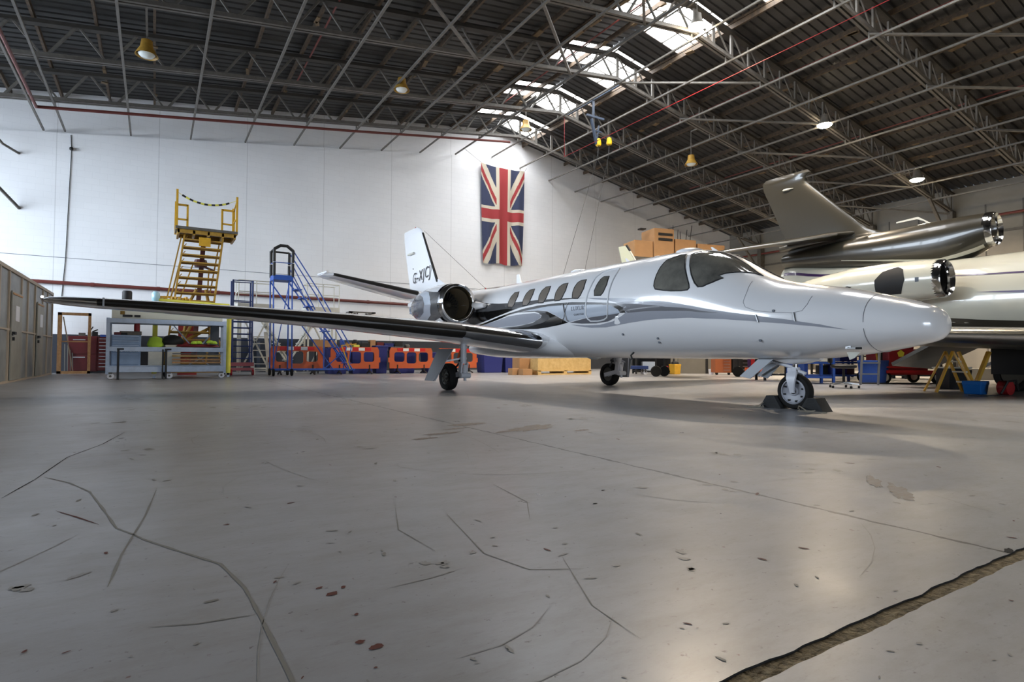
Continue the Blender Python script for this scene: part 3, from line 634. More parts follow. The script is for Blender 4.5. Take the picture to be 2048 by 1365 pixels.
# little fittings on the skin
q = MB(); M = PD['MISC']
def at(k, off=0.): return Vector(fus(*M[k], off))
q.lathe([(.016, -.01), (.016, .006), (.008, .012)], at('static'), 'Y', 10)
q.build('drain_port', hookc, JET)
q = MB()
for h in PD['HIN']: q.bar(fus(*h[0], .008), fus(*h[1], .008), .022, .012); q.bar(fus(*h[0], .014), fus(*h[1], .014), .006, .014, 1)
q.build('nose_latch', [stainless, blkm], JET)
q = MB(); a = at('pit'); q.box(a, (.06, .02, .05)); q.tube([a+Vector((0, -.0, -.01)), a+Vector((.02, -.07, -.02)), a+Vector((.17, -.08, -.02))], .009, 8); q.tube([a+Vector((.12, -.08, -.02)), a+Vector((.18, -.08, -.02))], .013, 8, 1)
q.build('pitot_probe', [stainless, blkm], JET)
q = MB(); a = at('pit')+Vector((0, .06, -.06)); q.add([a+Vector(v) for v in ((.1, 0, 0), (-.05, 0, 0), (-.02, 0, -.09), (.03, 0, -.07), (.1, .012, 0), (-.05, .012, 0), (-.02, .012, -.09), (.03, .012, -.07))], [(0, 1, 2, 3), (7, 6, 5, 4), (0, 3, 7, 4), (3, 2, 6, 7), (2, 1, 5, 6), (0, 4, 5, 1)]); q.build('belly_fin', offwhite, JET)
q = MB(); a = at('scoop'); q.tube([a, a+Vector((-.05, -.02, -.05)), a+Vector((-.02, -.02, -.12))], .016, 8); q.build('drain_mast', blkm, JET)
q = MB()
for k, dz in (('ports', 0), ('ports2', 0), ('fuel', 0), ('ant', 0)): q.lathe([(.020, -.01), (.018, .005), (.006, .010)], at(k), 'Y', 10)
q.build('static_port', hookc, JET)
q = MB(); q.lathe([(.0, -.03), (.12, 0), (.12, .03), (.0, .05)], fus(4.08, -.20, -.02), 'Y', 16); q.build('ball_emblem', white, JET, smooth=50)  # white ball of the painted emblem; carries no lamp
# X motif and lettering beside the door
q = MB()
def stroke(pts, w): 
    P = [Vector(fus(s, a, .012)) for s, a in pts]
    for p0, p1 in zip(P, P[1:]): q.bar(p0, p1, .004, w)
x0, a0 = M['xmark']
stroke([(x0+.10, a0+.17), (x0+.05, a0+.15), (x0, a0), (x0-.05, a0-.15), (x0-.09, a0-.17)], .022)
stroke([(x0-.08, a0+.18), (x0-.03, a0+.08), (x0+.03, a0-.09), (x0+.12, a0-.19)], .010)
q.build('emblem', charcoal, JET)
def text(body, size, parent, M4, m, name='lettering', shear=0., ext=.002, space=1., sx=1.):
    c = bpy.data.curves.new(name, 'FONT'); c.body = body; c.size = size; c.shear = shear; c.extrude = ext; c.space_character = space; c.align_x = 'CENTER'; c.align_y = 'CENTER'
    c.materials.append(m); t = bpy.data.objects.new(name, c); col.objects.link(t); bpy.context.view_layer.update()
    me = bpy.data.meshes.new_from_object(t.evaluated_get(bpy.context.evaluated_depsgraph_get())); bpy.data.objects.remove(t); o = bpy.data.objects.new(name, me); col.objects.link(o); o.parent = parent; o.matrix_local = M4 @ Matrix.Diagonal((sx, 1, 1, 1)); return o
def frame(o, x, y):   # matrix with given x and y directions
    x = Vector(x).normalized(); z = x.cross(Vector(y)).normalized(); y = z.cross(x)
    m = Matrix((x, y, z)).transposed().to_4x4(); m.translation = o; return m
text('LUXURY', .10, JET, frame(fus(4.99, .02, .006), (1, 0, 0), (0, 0, 1)), charcoal2, space=1.15)
text('CHARTER', .05, JET, frame(fus(4.99, -.09, .006), (1, 0, 0), (0, 0, 1)), charcoal2, space=1.3)
# roof aerials and domes
def blade(s, w, h, lean=.1, m=white, nm='blade_aerial'):
    z = hermite(FT, s)[0]-.01; q = MB(); q.add([J(s-w/2, -.012, z), J(s+w/2, -.012, z), J(s+w/2+lean, -.006, z+h), J(s+lean+.01, -.006, z+h), J(s-w/2, .012, z), J(s+w/2, .012, z), J(s+w/2+lean, .006, z+h), J(s+lean+.01, .006, z+h)], [(0,1,2,3),(7,6,5,4),(0,3,7,4),(3,2,6,7),(2,1,5,6),(0,4,5,1)])
    q.build(nm, m, JET)
blade(8.1, .22, .24, .0); blade(4.62, .09, .10, .06); blade(2.82, .08, .07, .05)
for s, rr, h in ((5.95, .20, .07), (3.95, .09, .05), (3.30, .22, .07)):
    q = MB(); z = hermite(FT, s)[0]-.03; q.lathe([(rr, 0), (rr*.96, h*.6), (rr*.7, h), (.0, h+.012)], J(s, 0, z), n=24); q.build('roof_dome', white, JET, smooth=50)
q = MB(); q.tube([J(9.6, 0, 2.33), J(13.35, 0, 4.46)], .005, 4); q.tube([J(9.6, 0, 2.30), J(9.63, 0, 2.36)], .02, 6, 1); q.build('aerial_wire', [blkm, redp], JET)
# flying surfaces
def foil(c, t, n=26):
    up = []; 
    for i in range(n+1):
        x = .5*(1-math.cos(PI*i/n)); y = 5*t*(.2969*math.sqrt(x)-.126*x-.3516*x*x+.2843*x**3-.1036*x**4); up.append((x*c, y*c))
    return up
def section(c, t, camber=.0, grow=0., n=26, cut=1.):
    U = foil(c, t, n); pts = []
    cam = lambda x: camber*c*4*(x/c)*(1-x/c)
    for x, y in reversed(U):
        if x/c <= cut: pts.append((x-(grow if x < .01*c else 0), y+cam(x)+grow))
    for x, y in U[1:]:
        if x/c <= cut: pts.append((x-(grow if x < .01*c else 0), -y+cam(x)-grow))
    return pts
def interp(T, r):
    for (a, *A_), (b_, *B_) in zip(T, T[1:]):
        if r <= b_: u = (r-a)/(b_-a); return [p+(q-p)*u for p, q in zip(A_, B_)]
    return list(T[-1][1:])
# r: leading edge s, leading edge z, chord, thickness
WT = [(.55, 5.88, .90, 3.02, .15), (.9, 5.96, .945, 2.92, .15), (2.33, 6.28, 1.10, 2.6, .14), (4.25, 6.72, 1.245, 2.1, .135), (5.73, 7.05, 1.33, 1.75, .125), (7.05, 7.35, 1.39, 1.42, .12), (7.75, 7.50, 1.415, 1.26, .12), (8.1, 7.6, 1.43, 1.12, .11), (8.28, 7.72, 1.44, .92, .09), (8.36, 7.9, 1.445, .6, .05)]
def surf(name, T, r0, r1, m, parent, side=1, grow=0., cut=1., steps=None, zcam=.0, vertical=False, smooth=35, camber=.0):
    q = MB(); rs = sorted({r0, r1, *[t[0] for t in T if r0 < t[0] < r1]}|set([r0+(r1-r0)*i/12 for i in range(1, 12)])); rings = []
    for r in rs:
        s, z, c, t = interp(T, r)
        if vertical: rings.append([(-(s+x), y, z) for x, y in section(c, t, 0, grow, cut=cut)])
        else: rings.append([J(s+x, r*side, z+y) for x, y in section(c, t, camber, grow, cut=cut)])
    q.loft(rings); return q.build(name, m, parent, smooth=smooth)
for sd in (1, -1):
    w = surf('wing', WT, .55, 8.36, white, JET, sd, camber=.008)
    surf('deice_boot', WT, 2.33, 7.70, boot, w, sd, .004, .085, camber=.008)
    surf('leading_edge', WT, .9, 2.33, chrome, w, sd, .003, .085, camber=.008)
    surf('tip_leading_edge', WT, 7.70, 8.34, chrome, w, sd, .003, .16, camber=.008)
    q = MB(); q.tube([J(7.36, 8.30*sd, 1.44), J(7.62, 8.34*sd, 1.445), J(8.1, 8.38*sd, 1.45), J(8.7, 8.34*sd, 1.45)], .018, 10, r2=.018); q.build('tip_light', chrome, w, smooth=60)
    q = MB(); q.box(J(7.46, 7.62*sd, 1.41), (.10, .02, .13)); q.build('stall_fence', gearg, w)
    q = MB(); q.lathe([(.03, -.05), (.03, 0)], J(7.9, 7.4*sd, 1.32)); q.build('nav_lamp', ochre, w)
    q = MB(); q.lathe([(.05, -.02), (.04, 0)], J(7.4, 5.3*sd, 1.22)); q.build('inspection_cap', gearg, w)
# belly and wing root fairing
q = MB(); rg = []
for s, hw, zt_, zbt in ((5.55, .05, .90, .86), (5.7, .55, 1.02, .70), (5.9, .80, 1.08, .655), (6.3, .92, 1.10, .64), (7.2, .95, 1.08, .62), (8.2, .92, 1.04, .63), (8.9, .85, 1.0, .68), (9.5, .5, .98, .80), (9.8, .1, .93, .88)):
    zc = (zt_+zbt)/2; rg.append([J(s, hw*math.copysign(abs(math.cos(t))**.7, math.cos(t)), zc+(zt_-zbt)/2*math.copysign(abs(math.sin(t))**.8, math.sin(t))) for t in (2*PI*j/40 for j in range(40))])
q.loft(rg); q.build('belly_fairing', white, JET, smooth=50)
# fin and rudder; u is height
def fin_T(): return [(2.30, 11.9, 2.30, 2.25, .08), (2.62, 12.20, 2.62, 2.13, .075), (3.2, 12.58, 3.2, 1.95, .075), (4.0, 13.12, 4.0, 1.68, .075), (4.46, 13.43, 4.46, 1.48, .08), (4.56, 13.56, 4.56, 1.36, .07), (4.66, 13.82, 4.66, 1.10, .05)]
FN = fin_T()
fin = surf('fin', FN, 2.30, 4.66, white, JET, vertical=True)
surf('deice_boot', FN, 2.80, 4.42, boot, fin, grow=.004, cut=.055, vertical=True)
q = MB(); rg = []
for s, h, hw in ((10.6, .0, .10), (11.2, .10, .16), (11.8, .22, .16), (12.3, .42, .12), (12.9, .60, .08)): rg.append([J(s, hw*math.cos(t)*(1 if math.sin(t) < 0 else (1-math.sin(t)*.7)), 2.25+(h+.2)*math.sin(t)) for t in (2*PI*j/20 for j in range(20))])
q.loft(rg); q.build('dorsal_fillet', white, JET, smooth=60)
q = MB(); q.tube([J(13.9, .10, 3.86), J(14.35, .10, 3.86)], .035, 8); q.tube([J(14.9, .03, 3.9), J(14.9, .03, 3.91)], .01); q.lathe([(.03, 0), (.03, .04), (.0, .07)], J(14.0, .0, 4.63), m=1); q.lathe([(.012, -.03), (.012, .0)], J(13.9, .095, 3.36), 'Y', m=2)
q.build('rudder_fitting', [offwhite, redp, blkm], fin)
text('G-XJCJ', .47, fin, frame(J(13.36, .086, 3.09), (1, 0, .09), (0, 0, 1)) , blackp, 'registration_lettering', .22, .003, 1.2, .80)
TT = [(.0, 12.36, 2.42, 2.15, .10), (.3, 12.5, 2.44, 2.05, .10), (1.5, 12.87, 2.67, 1.62, .10), (2.70, 13.25, 2.91, 1.18, .10), (2.84, 13.38, 2.94, .98, .07), (2.9, 13.6, 2.95, .7, .03)]
for sd in (1, -1):
    w = surf('tailplane', TT, 0., 2.9, white, JET, sd); surf('deice_boot', TT, .5, 2.72, boot, w, sd, .004, .075)
    q = MB(); q.tube([J(13.3, 2.88*sd, 2.97), J(14.2, 2.90*sd, 2.99)], .035, 8); q.build('tip_balance', white, w, smooth=60)
# engines
def engine(sd):
    C0 = J(8.52, 1.30*sd, 1.83); e = MB(); o = Vector(C0)
    P = [(.335, .30), (.345, .10), (.37, .02), (.40, 0), (.425, .03), (.44, .12), (.458, .3), (.476, .6), (.478, .9), (.458, 1.25), (.415, 1.55), (.355, 1.82), (.31, 1.95), (.28, 1.95), (.26, 1.85)]
    e.loft([[o+Vector((-h, math.cos(t)*rr, math.sin(t)*rr)) for t in (2*PI*j/48 for j in range(48))] for rr, h in P[6:]], caps=False)
    en = e.build('engine_nacelle', white, JET, smooth=45)
    q = MB(); q.loft([[o+Vector((-h, math.cos(t)*rr, math.sin(t)*rr)) for t in (2*PI*j/48 for j in range(48))] for rr, h in [(.330, .16)]+P[1:6]+[(.446, .19)]], caps=False); q.build('intake_lip', chrome, en, smooth=60)
    q = MB(); q.loft([[o+Vector((-h, math.cos(t)*rr, math.sin(t)*rr)) for t in (2*PI*j/40 for j in range(40))] for rr, h in ((.332, .15), (.33, .6), (.325, .72))], caps=False); q.build('intake_duct', ductm, en, smooth=60)
    q = MB(); q.lathe([(.33, -.74), (.0, -.745)], o, 'X', 32); 
    for k in range(22):
        t = 2*PI*k/22; d = Vector((0, math.cos(t), math.sin(t))); n_ = Vector((0, -math.sin(t), math.cos(t)))
        a, b_ = o+Vector((-.66, 0, 0))+d*.09, o+Vector((-.64, 0, 0))+d*.325
        q.add([a+n_*.012, a-n_*.014+Vector((-.04, 0, 0)), b_-n_*.035+Vector((-.06, 0, 0)), b_+n_*.03], [(0, 1, 2, 3)], 1)
    q.lathe([(.10, -.68), (.095, -.60), (.06, -.52), (.0, -.48)], o, 'X', 20, 2); q.build('fan', [dark, mat('fan_blade', (120, 116, 106), .3, metal=.7) if 'fan_blade' not in MT else MT['fan_blade'], hubd], en, smooth=40)
    # painted bands round the nacelle: charcoal, pale ellipse and slate heart on the outer side
    def nac(s, a, off=0.):
        rr = None
        for (r0, h0), (r1, h1) in zip(P[5:], P[6:13]):
            if h0 <= s <= h1: rr = r0+(r1-r0)*(s-h0)/(h1-h0)
        rr = (rr if rr else (.44 if s < .2 else .31))+off
        return tuple(o+Vector((-s, -sd*math.cos(a)*rr, math.sin(a)*rr)))
    q = MB(); n2 = lambda s, a, off=0.: nac(s*.745, a, off)
    patch(q, [(.26, .55), (.26, -.75), (.7, -.85), (1.2, -1.0), (1.9, -1.1), (2.5, -.95), (2.58, .0), (2.5, .95), (2.2, 1.05), (1.7, .95), (1.2, .72), (.7, .60)], .0035, 0, fn=n2, ds=.1, da=.12)
    patch(q, [(.62, -.05), (.8, -.55), (1.3, -.82), (2.3, -.9), (2.58, -.5), (2.58, .6), (2.3, .9), (1.6, .86), (1.0, .62), (.72, .3)], .006, 1, fn=n2, ds=.1, da=.12)
    patch(q, [(.62, -.05), (.8, -.55), (1.3, -.82), (2.3, -.9), (2.58, -.5), (2.58, -.12), (1.2, .0)], .0066, 3, fn=n2, ds=.1, da=.12)
    patch(q, [(1.05, .02), (1.2, -.38), (1.7, -.62), (2.4, -.66), (2.58, -.4), (2.58, .3), (2.3, .62), (1.7, .6), (1.25, .36)], .008, 2, fn=n2, ds=.1, da=.12)
    patch(q, [(.26, -1.0), (.5, -1.06), (1.1, -1.22), (1.1, -1.26), (.6, -1.18), (.26, -1.12)], .004, 4, fn=n2, ds=.1, da=.12)
    q.build('painted_band', [charcoal, greyl, charcoal2, greyp, blackp], en, smooth=40)
    q = MB(); q.lathe([(.26, -1.84), (.27, -1.98), (.2, -2.05), (.0, -2.05)], o, 'X', 24); 
    for k in range(14): q.bar(o+Vector((-2.1, math.cos(k)*.13, math.sin(k*1.7)*.13)), o+Vector((-2.45, math.cos(k+.6)*.14, math.sin(k*1.7+.4)*.13)), .03, .03, 0)
    q.tube([o+Vector((-2.0, 0, -.02)), o+Vector((-2.5, 0, .0))], .15, 18, 0, r2=.13)
    q.build('wrapped_exhaust', mat('wrap_film', (150, 156, 168), .25, c2=(104, 110, 122), vs=22, bump=.8, bs=30) if 'wrap_film' not in MT else MT['wrap_film'], en, smooth=30)
    q = MB(); rg = []
    for s, r0 in ((8.72, .0), (9.0, .05), (9.6, .055), (10.2, .045), (10.5, .01)): rg.append([J(s, sd*(.55+.42*k), 1.80+r0*zz) for k, zz in ((0, 1), (1, 1), (1, -1), (0, -1))])
    q.loft(rg); q.build('engine_pylon', white, en, smooth=20)
    q = MB(); q.tube([o+Vector((-.15, 0, -.44)), o+Vector((-.34, 0, -.47))], .05, 10); q.box(o+Vector((-.2, 0, -.45)), (.2, .10, .05), 1); q.build('drain_fairing', [stainless, blkm], en)
    q = MB(); q.tube([J(8.20, sd*.85, 1.78), J(8.6, sd*.86, 1.80)], .05, 12, r2=.10); q.build('pylon_scoop', white, en, smooth=60)
for sd in (1, -1): engine(sd)
# wheels and legs
def tyre(q, c, Rr, w, m=0, k=.62):
    pr = [(Rr*k, -w*.40), (Rr*.80, -w*.5), (Rr*.93, -w*.46), (Rr*.985, -w*.30), (Rr, -w*.1), (Rr, w*.1), (Rr*.985, w*.30), (Rr*.93, w*.46), (Rr*.80, w*.5), (Rr*k, w*.40)]
    return q.lathe(pr, c, 'Y', 40, m, caps=False)
def main_gear(sd):
    e = MB(); e.tube([J(7.0, 2.0*sd, .98), J(7.0, 2.0*sd, .52)], .06, 14); e.tube([J(7.0, 2.0*sd, .64), J(7.0, 2.0*sd, .60)], .066, 14)
    e.lathe([(.075, 0), (.075, .03)], J(7.0, 2.0*sd, .82)); g = e.build('main_gear_leg', gearw, JET, smooth=40)
    q = MB()
    for dy in (-.06, .06): q.bar(J(6.98, (2.0)*sd+dy, .55), J(7.02, 2.0*sd+dy, .33), .03, .11); q.bar(J(6.98, 2.0*sd+dy, .34), J(7.42, 2.0*sd+dy*.9, .25), .035, .09)
    q.tube([J(6.92, 2.0*sd-.10, .30), J(6.92, 2.0*sd+.10, .30)], .05, 12); q.tube([J(6.96, 1.98*sd, .50), J(6.94, 2.0*sd, .33)], .045, 10); q.bar(J(6.93, 2.0*sd, .27), J(6.93, 2.0*sd, .20), .04); q.build('trailing_link', gearw, g)
    q = MB(); q.tube([J(7.1, 1.9*sd, .9), J(7.15, 1.95*sd, .6), J(7.3, 2.0*sd, .45)], .018, 8); q.bar(J(7.15, 1.9*sd, .6), J(7.2, 2.0*sd, .56), .05); q.bar(J(7.05, 2.03*sd, .78), J(7.1, 2.07*sd, .6), .035, m=1); q.build('brake_hose', [hookc, orange], g)
    q = MB(); c = J(7.42, 2.10*sd, .262); tyre(q, c, .262, .19); wh = q.build('tyre', rubber, g, smooth=40)
    q = MB(); y = c[1]; s_ = -sd
    q.lathe([(.165, 0), (.165, .05*1), (.15, .075), (.11, .055), (.10, .04), (.055, .05), (.045, .09), (.0, .095)] if s_ > 0 else [(.165, 0), (.165, -.05), (.15, -.075), (.11, -.055), (.10, -.04), (.055, -.05), (.045, -.09), (.0, -.095)], c, 'Y', 28)
    q.lathe([(.16, 0), (.16, .06*-s_), (.0, .06*-s_)], c, 'Y', 28)
    for k in range(8):
        t = 2*PI*k/8; q.box((c[0]+math.cos(t)*.125, y+s_*.066, c[2]+math.sin(t)*.125), (.03, .012, .03), 1)
    q.build('wheel_hub', [hubd, dark], wh, smooth=35)
    q = MB()
    q.add([J(6.85, 2.28*sd, .80), J(7.50, 2.28*sd, .80), J(7.62, 2.50*sd, .19), J(7.22, 2.50*sd, .19), J(6.85, 2.30*sd, .80), J(7.50, 2.30*sd, .80), J(7.62, 2.52*sd, .19), J(7.22, 2.52*sd, .19)], [(0,1,2,3),(7,6,5,4),(0,3,7,4),(3,2,6,7),(2,1,5,6),(0,4,5,1)])
    q.build('gear_door', gearg, g)
    q = MB(); q.bar(J(6.97, 2.27*sd, .78), J(7.22, 2.49*sd, .2), .02, .03); q.bar(J(7.05, 2.02*sd, .62), J(7.2, 2.38*sd, .55), .03); q.build('door_stiffener', gearw, g)
for sd in (1, -1): main_gear(sd)
q = MB(); q.tube([J(1.60, 0, .80), J(1.60, 0, .62)], .055, 14); q.tube([J(1.60, 0, .64), J(1.60, 0, .50)], .032, 12, 1); g = q.build('nose_gear_leg', [gearw, chrome], JET, smooth=40)
q = MB(); q.tube([J(1.60, 0, .545), J(1.60, 0, .475)], .055, 14); q.box(J(1.62, 0, .51), (.12, .10, .05)); 
fork = []
for z, s, w_, y in ((.50, 1.60, .10, .05), (.46, 1.60, .13, .085), (.40, 1.60, .12, .10), (.33, 1.60, .085, .10), (.27, 1.595, .06, .095), (.215, 1.59, .05, .09)):
    fork.append([(-s-w_/2, -y-.012, z), (-s+w_/2, -y-.012, z), (-s+w_/2, -y+.02, z), (-s-w_/2, -y+.02, z)])
q.loft(fork); q.loft([[(x, -y_, z) for x, y_, z in rg] for rg in fork]); q.build('fork', gearw, g, smooth=35)
q = MB(); q.tube([J(1.62, 0, .54), J(1.86, 0, .60), J(1.98, 0, .64)], .022, 10); q.tube([J(1.60, .05, .53), J(1.6, -.05, .53)], .02); q.bar(J(1.52, .05, .5), J(1.42, .07, .47), .03); q.build('drag_link', gearw, g)
q = MB(); tyre(q, J(1.60, 0, .230), .230, .125, k=.70); wh = q.build('tyre', rubber, g, smooth=40)
for sd in (1, -1):
    q = MB(); c = J(1.60, 0, .230)
    q.lathe([(h_, -sd*d_) for h_, d_ in ((.165, .0), (.165, .058), (.15, .064), (.145, .05), (.115, .036), (.06, .030), (.05, .05), (.035, .052))], c, 'Y', 36, caps=False)
    q.lathe([(.035, -sd*.052), (.0, -sd*.040)], c, 'Y', 20, 1)
    for k in range(8):
        t = 2*PI*k/8+.3; q.box((c[0]+math.cos(t)*.128, c[1]-sd*.045, c[2]+math.sin(t)*.128), (.030, .012, .022), 1)
    q.build('wheel_hub', [hubw, dark], wh, smooth=35)
    q = MB(); q.add([J(1.80, .13*sd, .66), J(2.02, .13*sd, .66), J(2.28, .19*sd, .41), J(2.12, .19*sd, .38), J(1.80, .145*sd, .66), J(2.02, .145*sd, .66), J(2.28, .205*sd, .41), J(2.12, .205*sd, .38)], [(0,1,2,3),(7,6,5,4),(0,3,7,4),(3,2,6,7),(2,1,5,6),(0,4,5,1)]); q.bar(J(1.85, .12*sd, .62), J(2.2, .17*sd, .42), .05, .012)
    q.build('gear_door', gearg, JET)
q = MB(); q.lathe([(.12, -.012), (.12, .0), (.06, -.03)], J(5.55, -.0, .648), n=16); q.build('belly_beacon', gearg, JET)
q = MB(); rg = []
for s, hw, zl in ((1.25, .05, .64), (1.4, .12, .60), (1.6, .13, .575), (1.78, .10, .60), (1.9, .05, .64)): rg.append([J(s, hw*math.cos(t), .66+(.66-zl)*min(0, math.sin(t))+.02*max(0, math.sin(t))) for t in (2*PI*j/16 for j in range(16))])
q.loft(rg); q.build('nose_gear_fairing', white, JET, smooth=60)
# chocks with rope
def chock(px, lab):
    e = empty('wheel_chock', lab, 'chock', px, R(-89), group='black rubber chocks at the nose wheel')
    q = MB(); q.prism([(-.155, 0), (.155, 0), (.055, .165), (-.055, .165)], -.11, .11, lambda u, v, w: (u, w, v)); 
    for k in range(7): q.box((0, -.111, .03+.02*k), (.19-.02*k, .006, .006))
    q.build('block', mat('chock_rubber', (34, 35, 36), .7) if 'chock_rubber' not in MT else MT['chock_rubber'], e, bevel=.008)
    return e
n0 = Vector((7.085, 4.427, 0))
c1 = chock((n0.x-.02, n0.y+.28, 0), 'black rubber chock behind the nose wheel'); c2 = chock((n0.x-.02, n0.y-.28, 0), 'black rubber chock in front of the nose wheel')
def rope(e, pts): q = MB(); q.tube(pts, .008, 6); q.build('rope', mat('rope', (140, 132, 118), .8) if 'rope' not in MT else MT['rope'], e)
rope(c1, [(-.1, -.12, .03), (-.06, -.16, .01), (-.14, -.22, .008), (-.24, -.26, .008), (-.2, -.2, .008), (-.1, -.2, .03), (-.09, -.13, .07)])
rope(c2, [(-.16, -.12, .02), (-.12, -.17, .06), (-.07, -.2, .05), (-.02, -.18, .01), (.05, -.17, .01), (.08, -.16, .02), (.04, -.2, .008), (-.1, -.23, .008), (.0, -.25, .008), (.16, -.23, .008), (.25, -.2, .01)])

# ---------------------------------------------------------------- parked three engine jet
TRI = empty('three_engine_jet', 'cream and brown three engine jet parked beyond the nose of the white jet', 'aircraft', (17.9, 5.8, 0), R(-90))
def mk(T, ne=2.1):
    def f(s, a, off=0.):
        zt, zbt, hw, zc = hermite(T, s); ca, sa = math.cos(a), math.sin(a); h = (zt-zc) if sa >= 0 else (zc-zbt)
        return (-s, -(hw+off)*math.copysign(abs(ca)**(2/ne), ca), zc+(h+off)*math.copysign(abs(sa)**(2/ne), sa))
    return f
BT = [(-11.4, 1.72, 1.68, .02, 1.7), (-11.1, 2.05, 1.35, .35, 1.7), (-10., 2.5, 1.08, .75, 1.8), (-8.6, 3.1, .96, 1.05, 2.0), (-7.5, 3.28, .95, 1.15, 2.1), (-2, 3.30, .95, 1.15, 2.1), (0, 3.28, 1.0, 1.12, 2.12), (1.5, 3.30, 1.2, 1.0, 2.25), (2.8, 3.40, 1.5, .84, 2.5), (4, 3.52, 1.9, .70, 2.72), (5.5, 3.70, 2.45, .50, 3.05), (5.62, 3.66, 2.52, .46, 3.05)]
HT = [(.12, 4.37, 3.52, .44, 3.95), (.5, 4.39, 3.30, .48, 3.92), (1.2, 4.38, 3.0, .55, 3.85), (2.4, 4.34, 3.1, .58, 3.82), (3.6, 4.28, 3.25, .54, 3.85), (4.8, 4.20, 3.42, .47, 3.86), (5.6, 4.12, 3.55, .40, 3.86)]
bf, hf = mk(BT), mk(HT, 2.0)
def skin(T, f, st, n=48):
    s = T[0][0]; ss = []
    while s < T[-1][0]: ss.append(s); s += st
    return [[f(s, 2*PI*j/n) for j in range(n)] for s in ss+[T[-1][0]]]
q = MB(); q.loft(skin(BT, bf, .25))
for mr in (False, True):
    patch(q, [(5.48, .66), (4.6, .62), (3.4, .70), (2.3, .78), (2.3, .74), (3.4, .62), (4.6, .48), (5.48, .46)], .006, 1, bf, .2, .15, mr)
    patch(q, [(.6, .56), (-.9, .50), (-2.4, .42), (-2.4, .41), (-.9, .46), (.6, .53)], .006, 1, bf, .2, .15, mr)
    patch(q, [(.1, .13), (-1.2, .10), (-3.5, .16), (-3.5, .0), (-1.2, .03)], .006, 1, bf, .2, .15, mr)
    patch(q, [(2.4, -.40), (.4, -.42), (-1., -.50), (-9., -.50), (-9., -1.2), (-1, -1.3), (1.5, -1.2), (2.4, -.8)], .006, 2, bf, .3, .15, mr)
q.build('fuselage', [cream, purple, bronze], TRI, smooth=40)
q = MB(); q.loft(skin(HT, hf, .3, 40)); 
for mr in (False, True):
    patch(q, [(.2, -.95), (.9, -.72), (2.2, -.55), (3.6, -.42), (3.6, -.45), (2.2, -.62), (.9, -.86), (.2, -1.25)], .006, 1, hf, .2, .15, mr)
hump = q.build('intake_fairing', [bronze, cream], TRI, smooth=40)
def ring(o, ri, ro, dep, parent, nm='intake_lip', m=chrome):
    q = MB(); pr = [(ri, dep), (ri+.01, .08), ((ri+ro)/2, 0), (ro-.01, .05), (ro, dep)]
    q.loft([[Vector(o)+Vector((-h, math.cos(t)*rr, math.sin(t)*rr)) for t in (2*PI*j/40 for j in range(40))] for rr, h in pr], caps=False); return q.build(nm, m, parent, smooth=60)
ring((0, 0, 3.95), .36, .445, .18, hump)
q = MB(); q.lathe([(.36, -.17), (.35, -.6), (.0, -.62)], (0, 0, 3.95), 'X', 32, caps=False); q.build('intake_plug', mat('plug_grey', (110, 112, 104), .6), hump, smooth=40)
FF = [(3.9, 3.2, 3.9, 2.45, .12), (4.3, 3.45, 4.3, 2.2, .11), (4.7, 3.55, 4.7, 2.25, .11), (6.45, 5.02, 6.45, 1.45, .10), (6.62, 5.0, 6.62, 1.55, .11), (6.72, 4.85, 6.72, 1.72, .10), (6.82, 4.9, 6.82, 1.55, .05)]
FF = [(u, s, u, c, t) for u, s, _, c, t in ((3.9, 1.7, 0, 3.9, .10), (4.27, 2.2, 0, 3.4, .10), (4.36, 2.65, 0, 2.96, .10), (4.5, 2.98, 0, 2.7, .10), (4.75, 3.30, 0, 2.45, .105), (6.45, 5.0, 0, 1.5, .10), (6.6, 4.98, 0, 1.55, .13), (6.70, 4.80, 0, 1.75, .12), (6.80, 4.9, 0, 1.5, .05))]
fn2 = surf('fin', FF, 3.9, 6.8, bronze, TRI, vertical=True)
q = MB(); q.lathe([(.0, 0), (.035, .06), (.04, .2), (.0, .42)], (-5.75, -.10, 6.28), 'X', 12); q.build('fin_blister', cream, fn2, smooth=60)
TT2 = [(.0, 3.3, 4.45, 2.3, .10), (.5, 3.6, 4.40, 2.1, .10), (3.6, 5.0, 3.82, 1.1, .09), (3.9, 5.3, 3.76, .8, .05)]
for sd in (1, -1):
    w = surf('tailplane', TT2, 0., 3.9, bronze, TRI, sd); surf('leading_edge', TT2, .6, 3.8, chrome_r, w, sd, .004, .03)
q = MB(); q.loft([[J(s, hw*math.cos(t), zc+.13*math.sin(t)) for t in (2*PI*j/16 for j in range(16))] for s, hw, zc in ((3.3, .02, 4.4), (3.8, .16, 4.40), (5.2, .16, 4.36), (5.9, .05, 4.33))]); q.build('tailplane_fairing', bronze, TRI, smooth=50)
q = MB(); q.add([J(s, r, z) for r in (-.02, .02) for s, z in ((1.15, 4.37), (1.45, 4.37), (1.75, 4.60), (2.3, 4.56), (2.3, 4.52), (1.78, 4.54), (1.6, 4.45), (1.55, 4.37))], [(7,6,5,4,3,2,1,0), tuple(range(8, 16))]+[(i, (i+1) % 8, 8+(i+1) % 8, 8+i) for i in range(8)]); q.build('hooked_aerial', offwhite, TRI)
q = MB(); q.lathe([(.06, -.02), (.06, .06), (.0, .10)], J(3.0, 0, 4.32)); q.build('red_beacon', mat('beacon_red', (190, 40, 34), .3, emit=.4), TRI)
PT3 = [(.0, .445), (.12, .47), (.5, .50), (1.2, .53), (2.2, .50), (3.0, .40), (3.7, .28)]
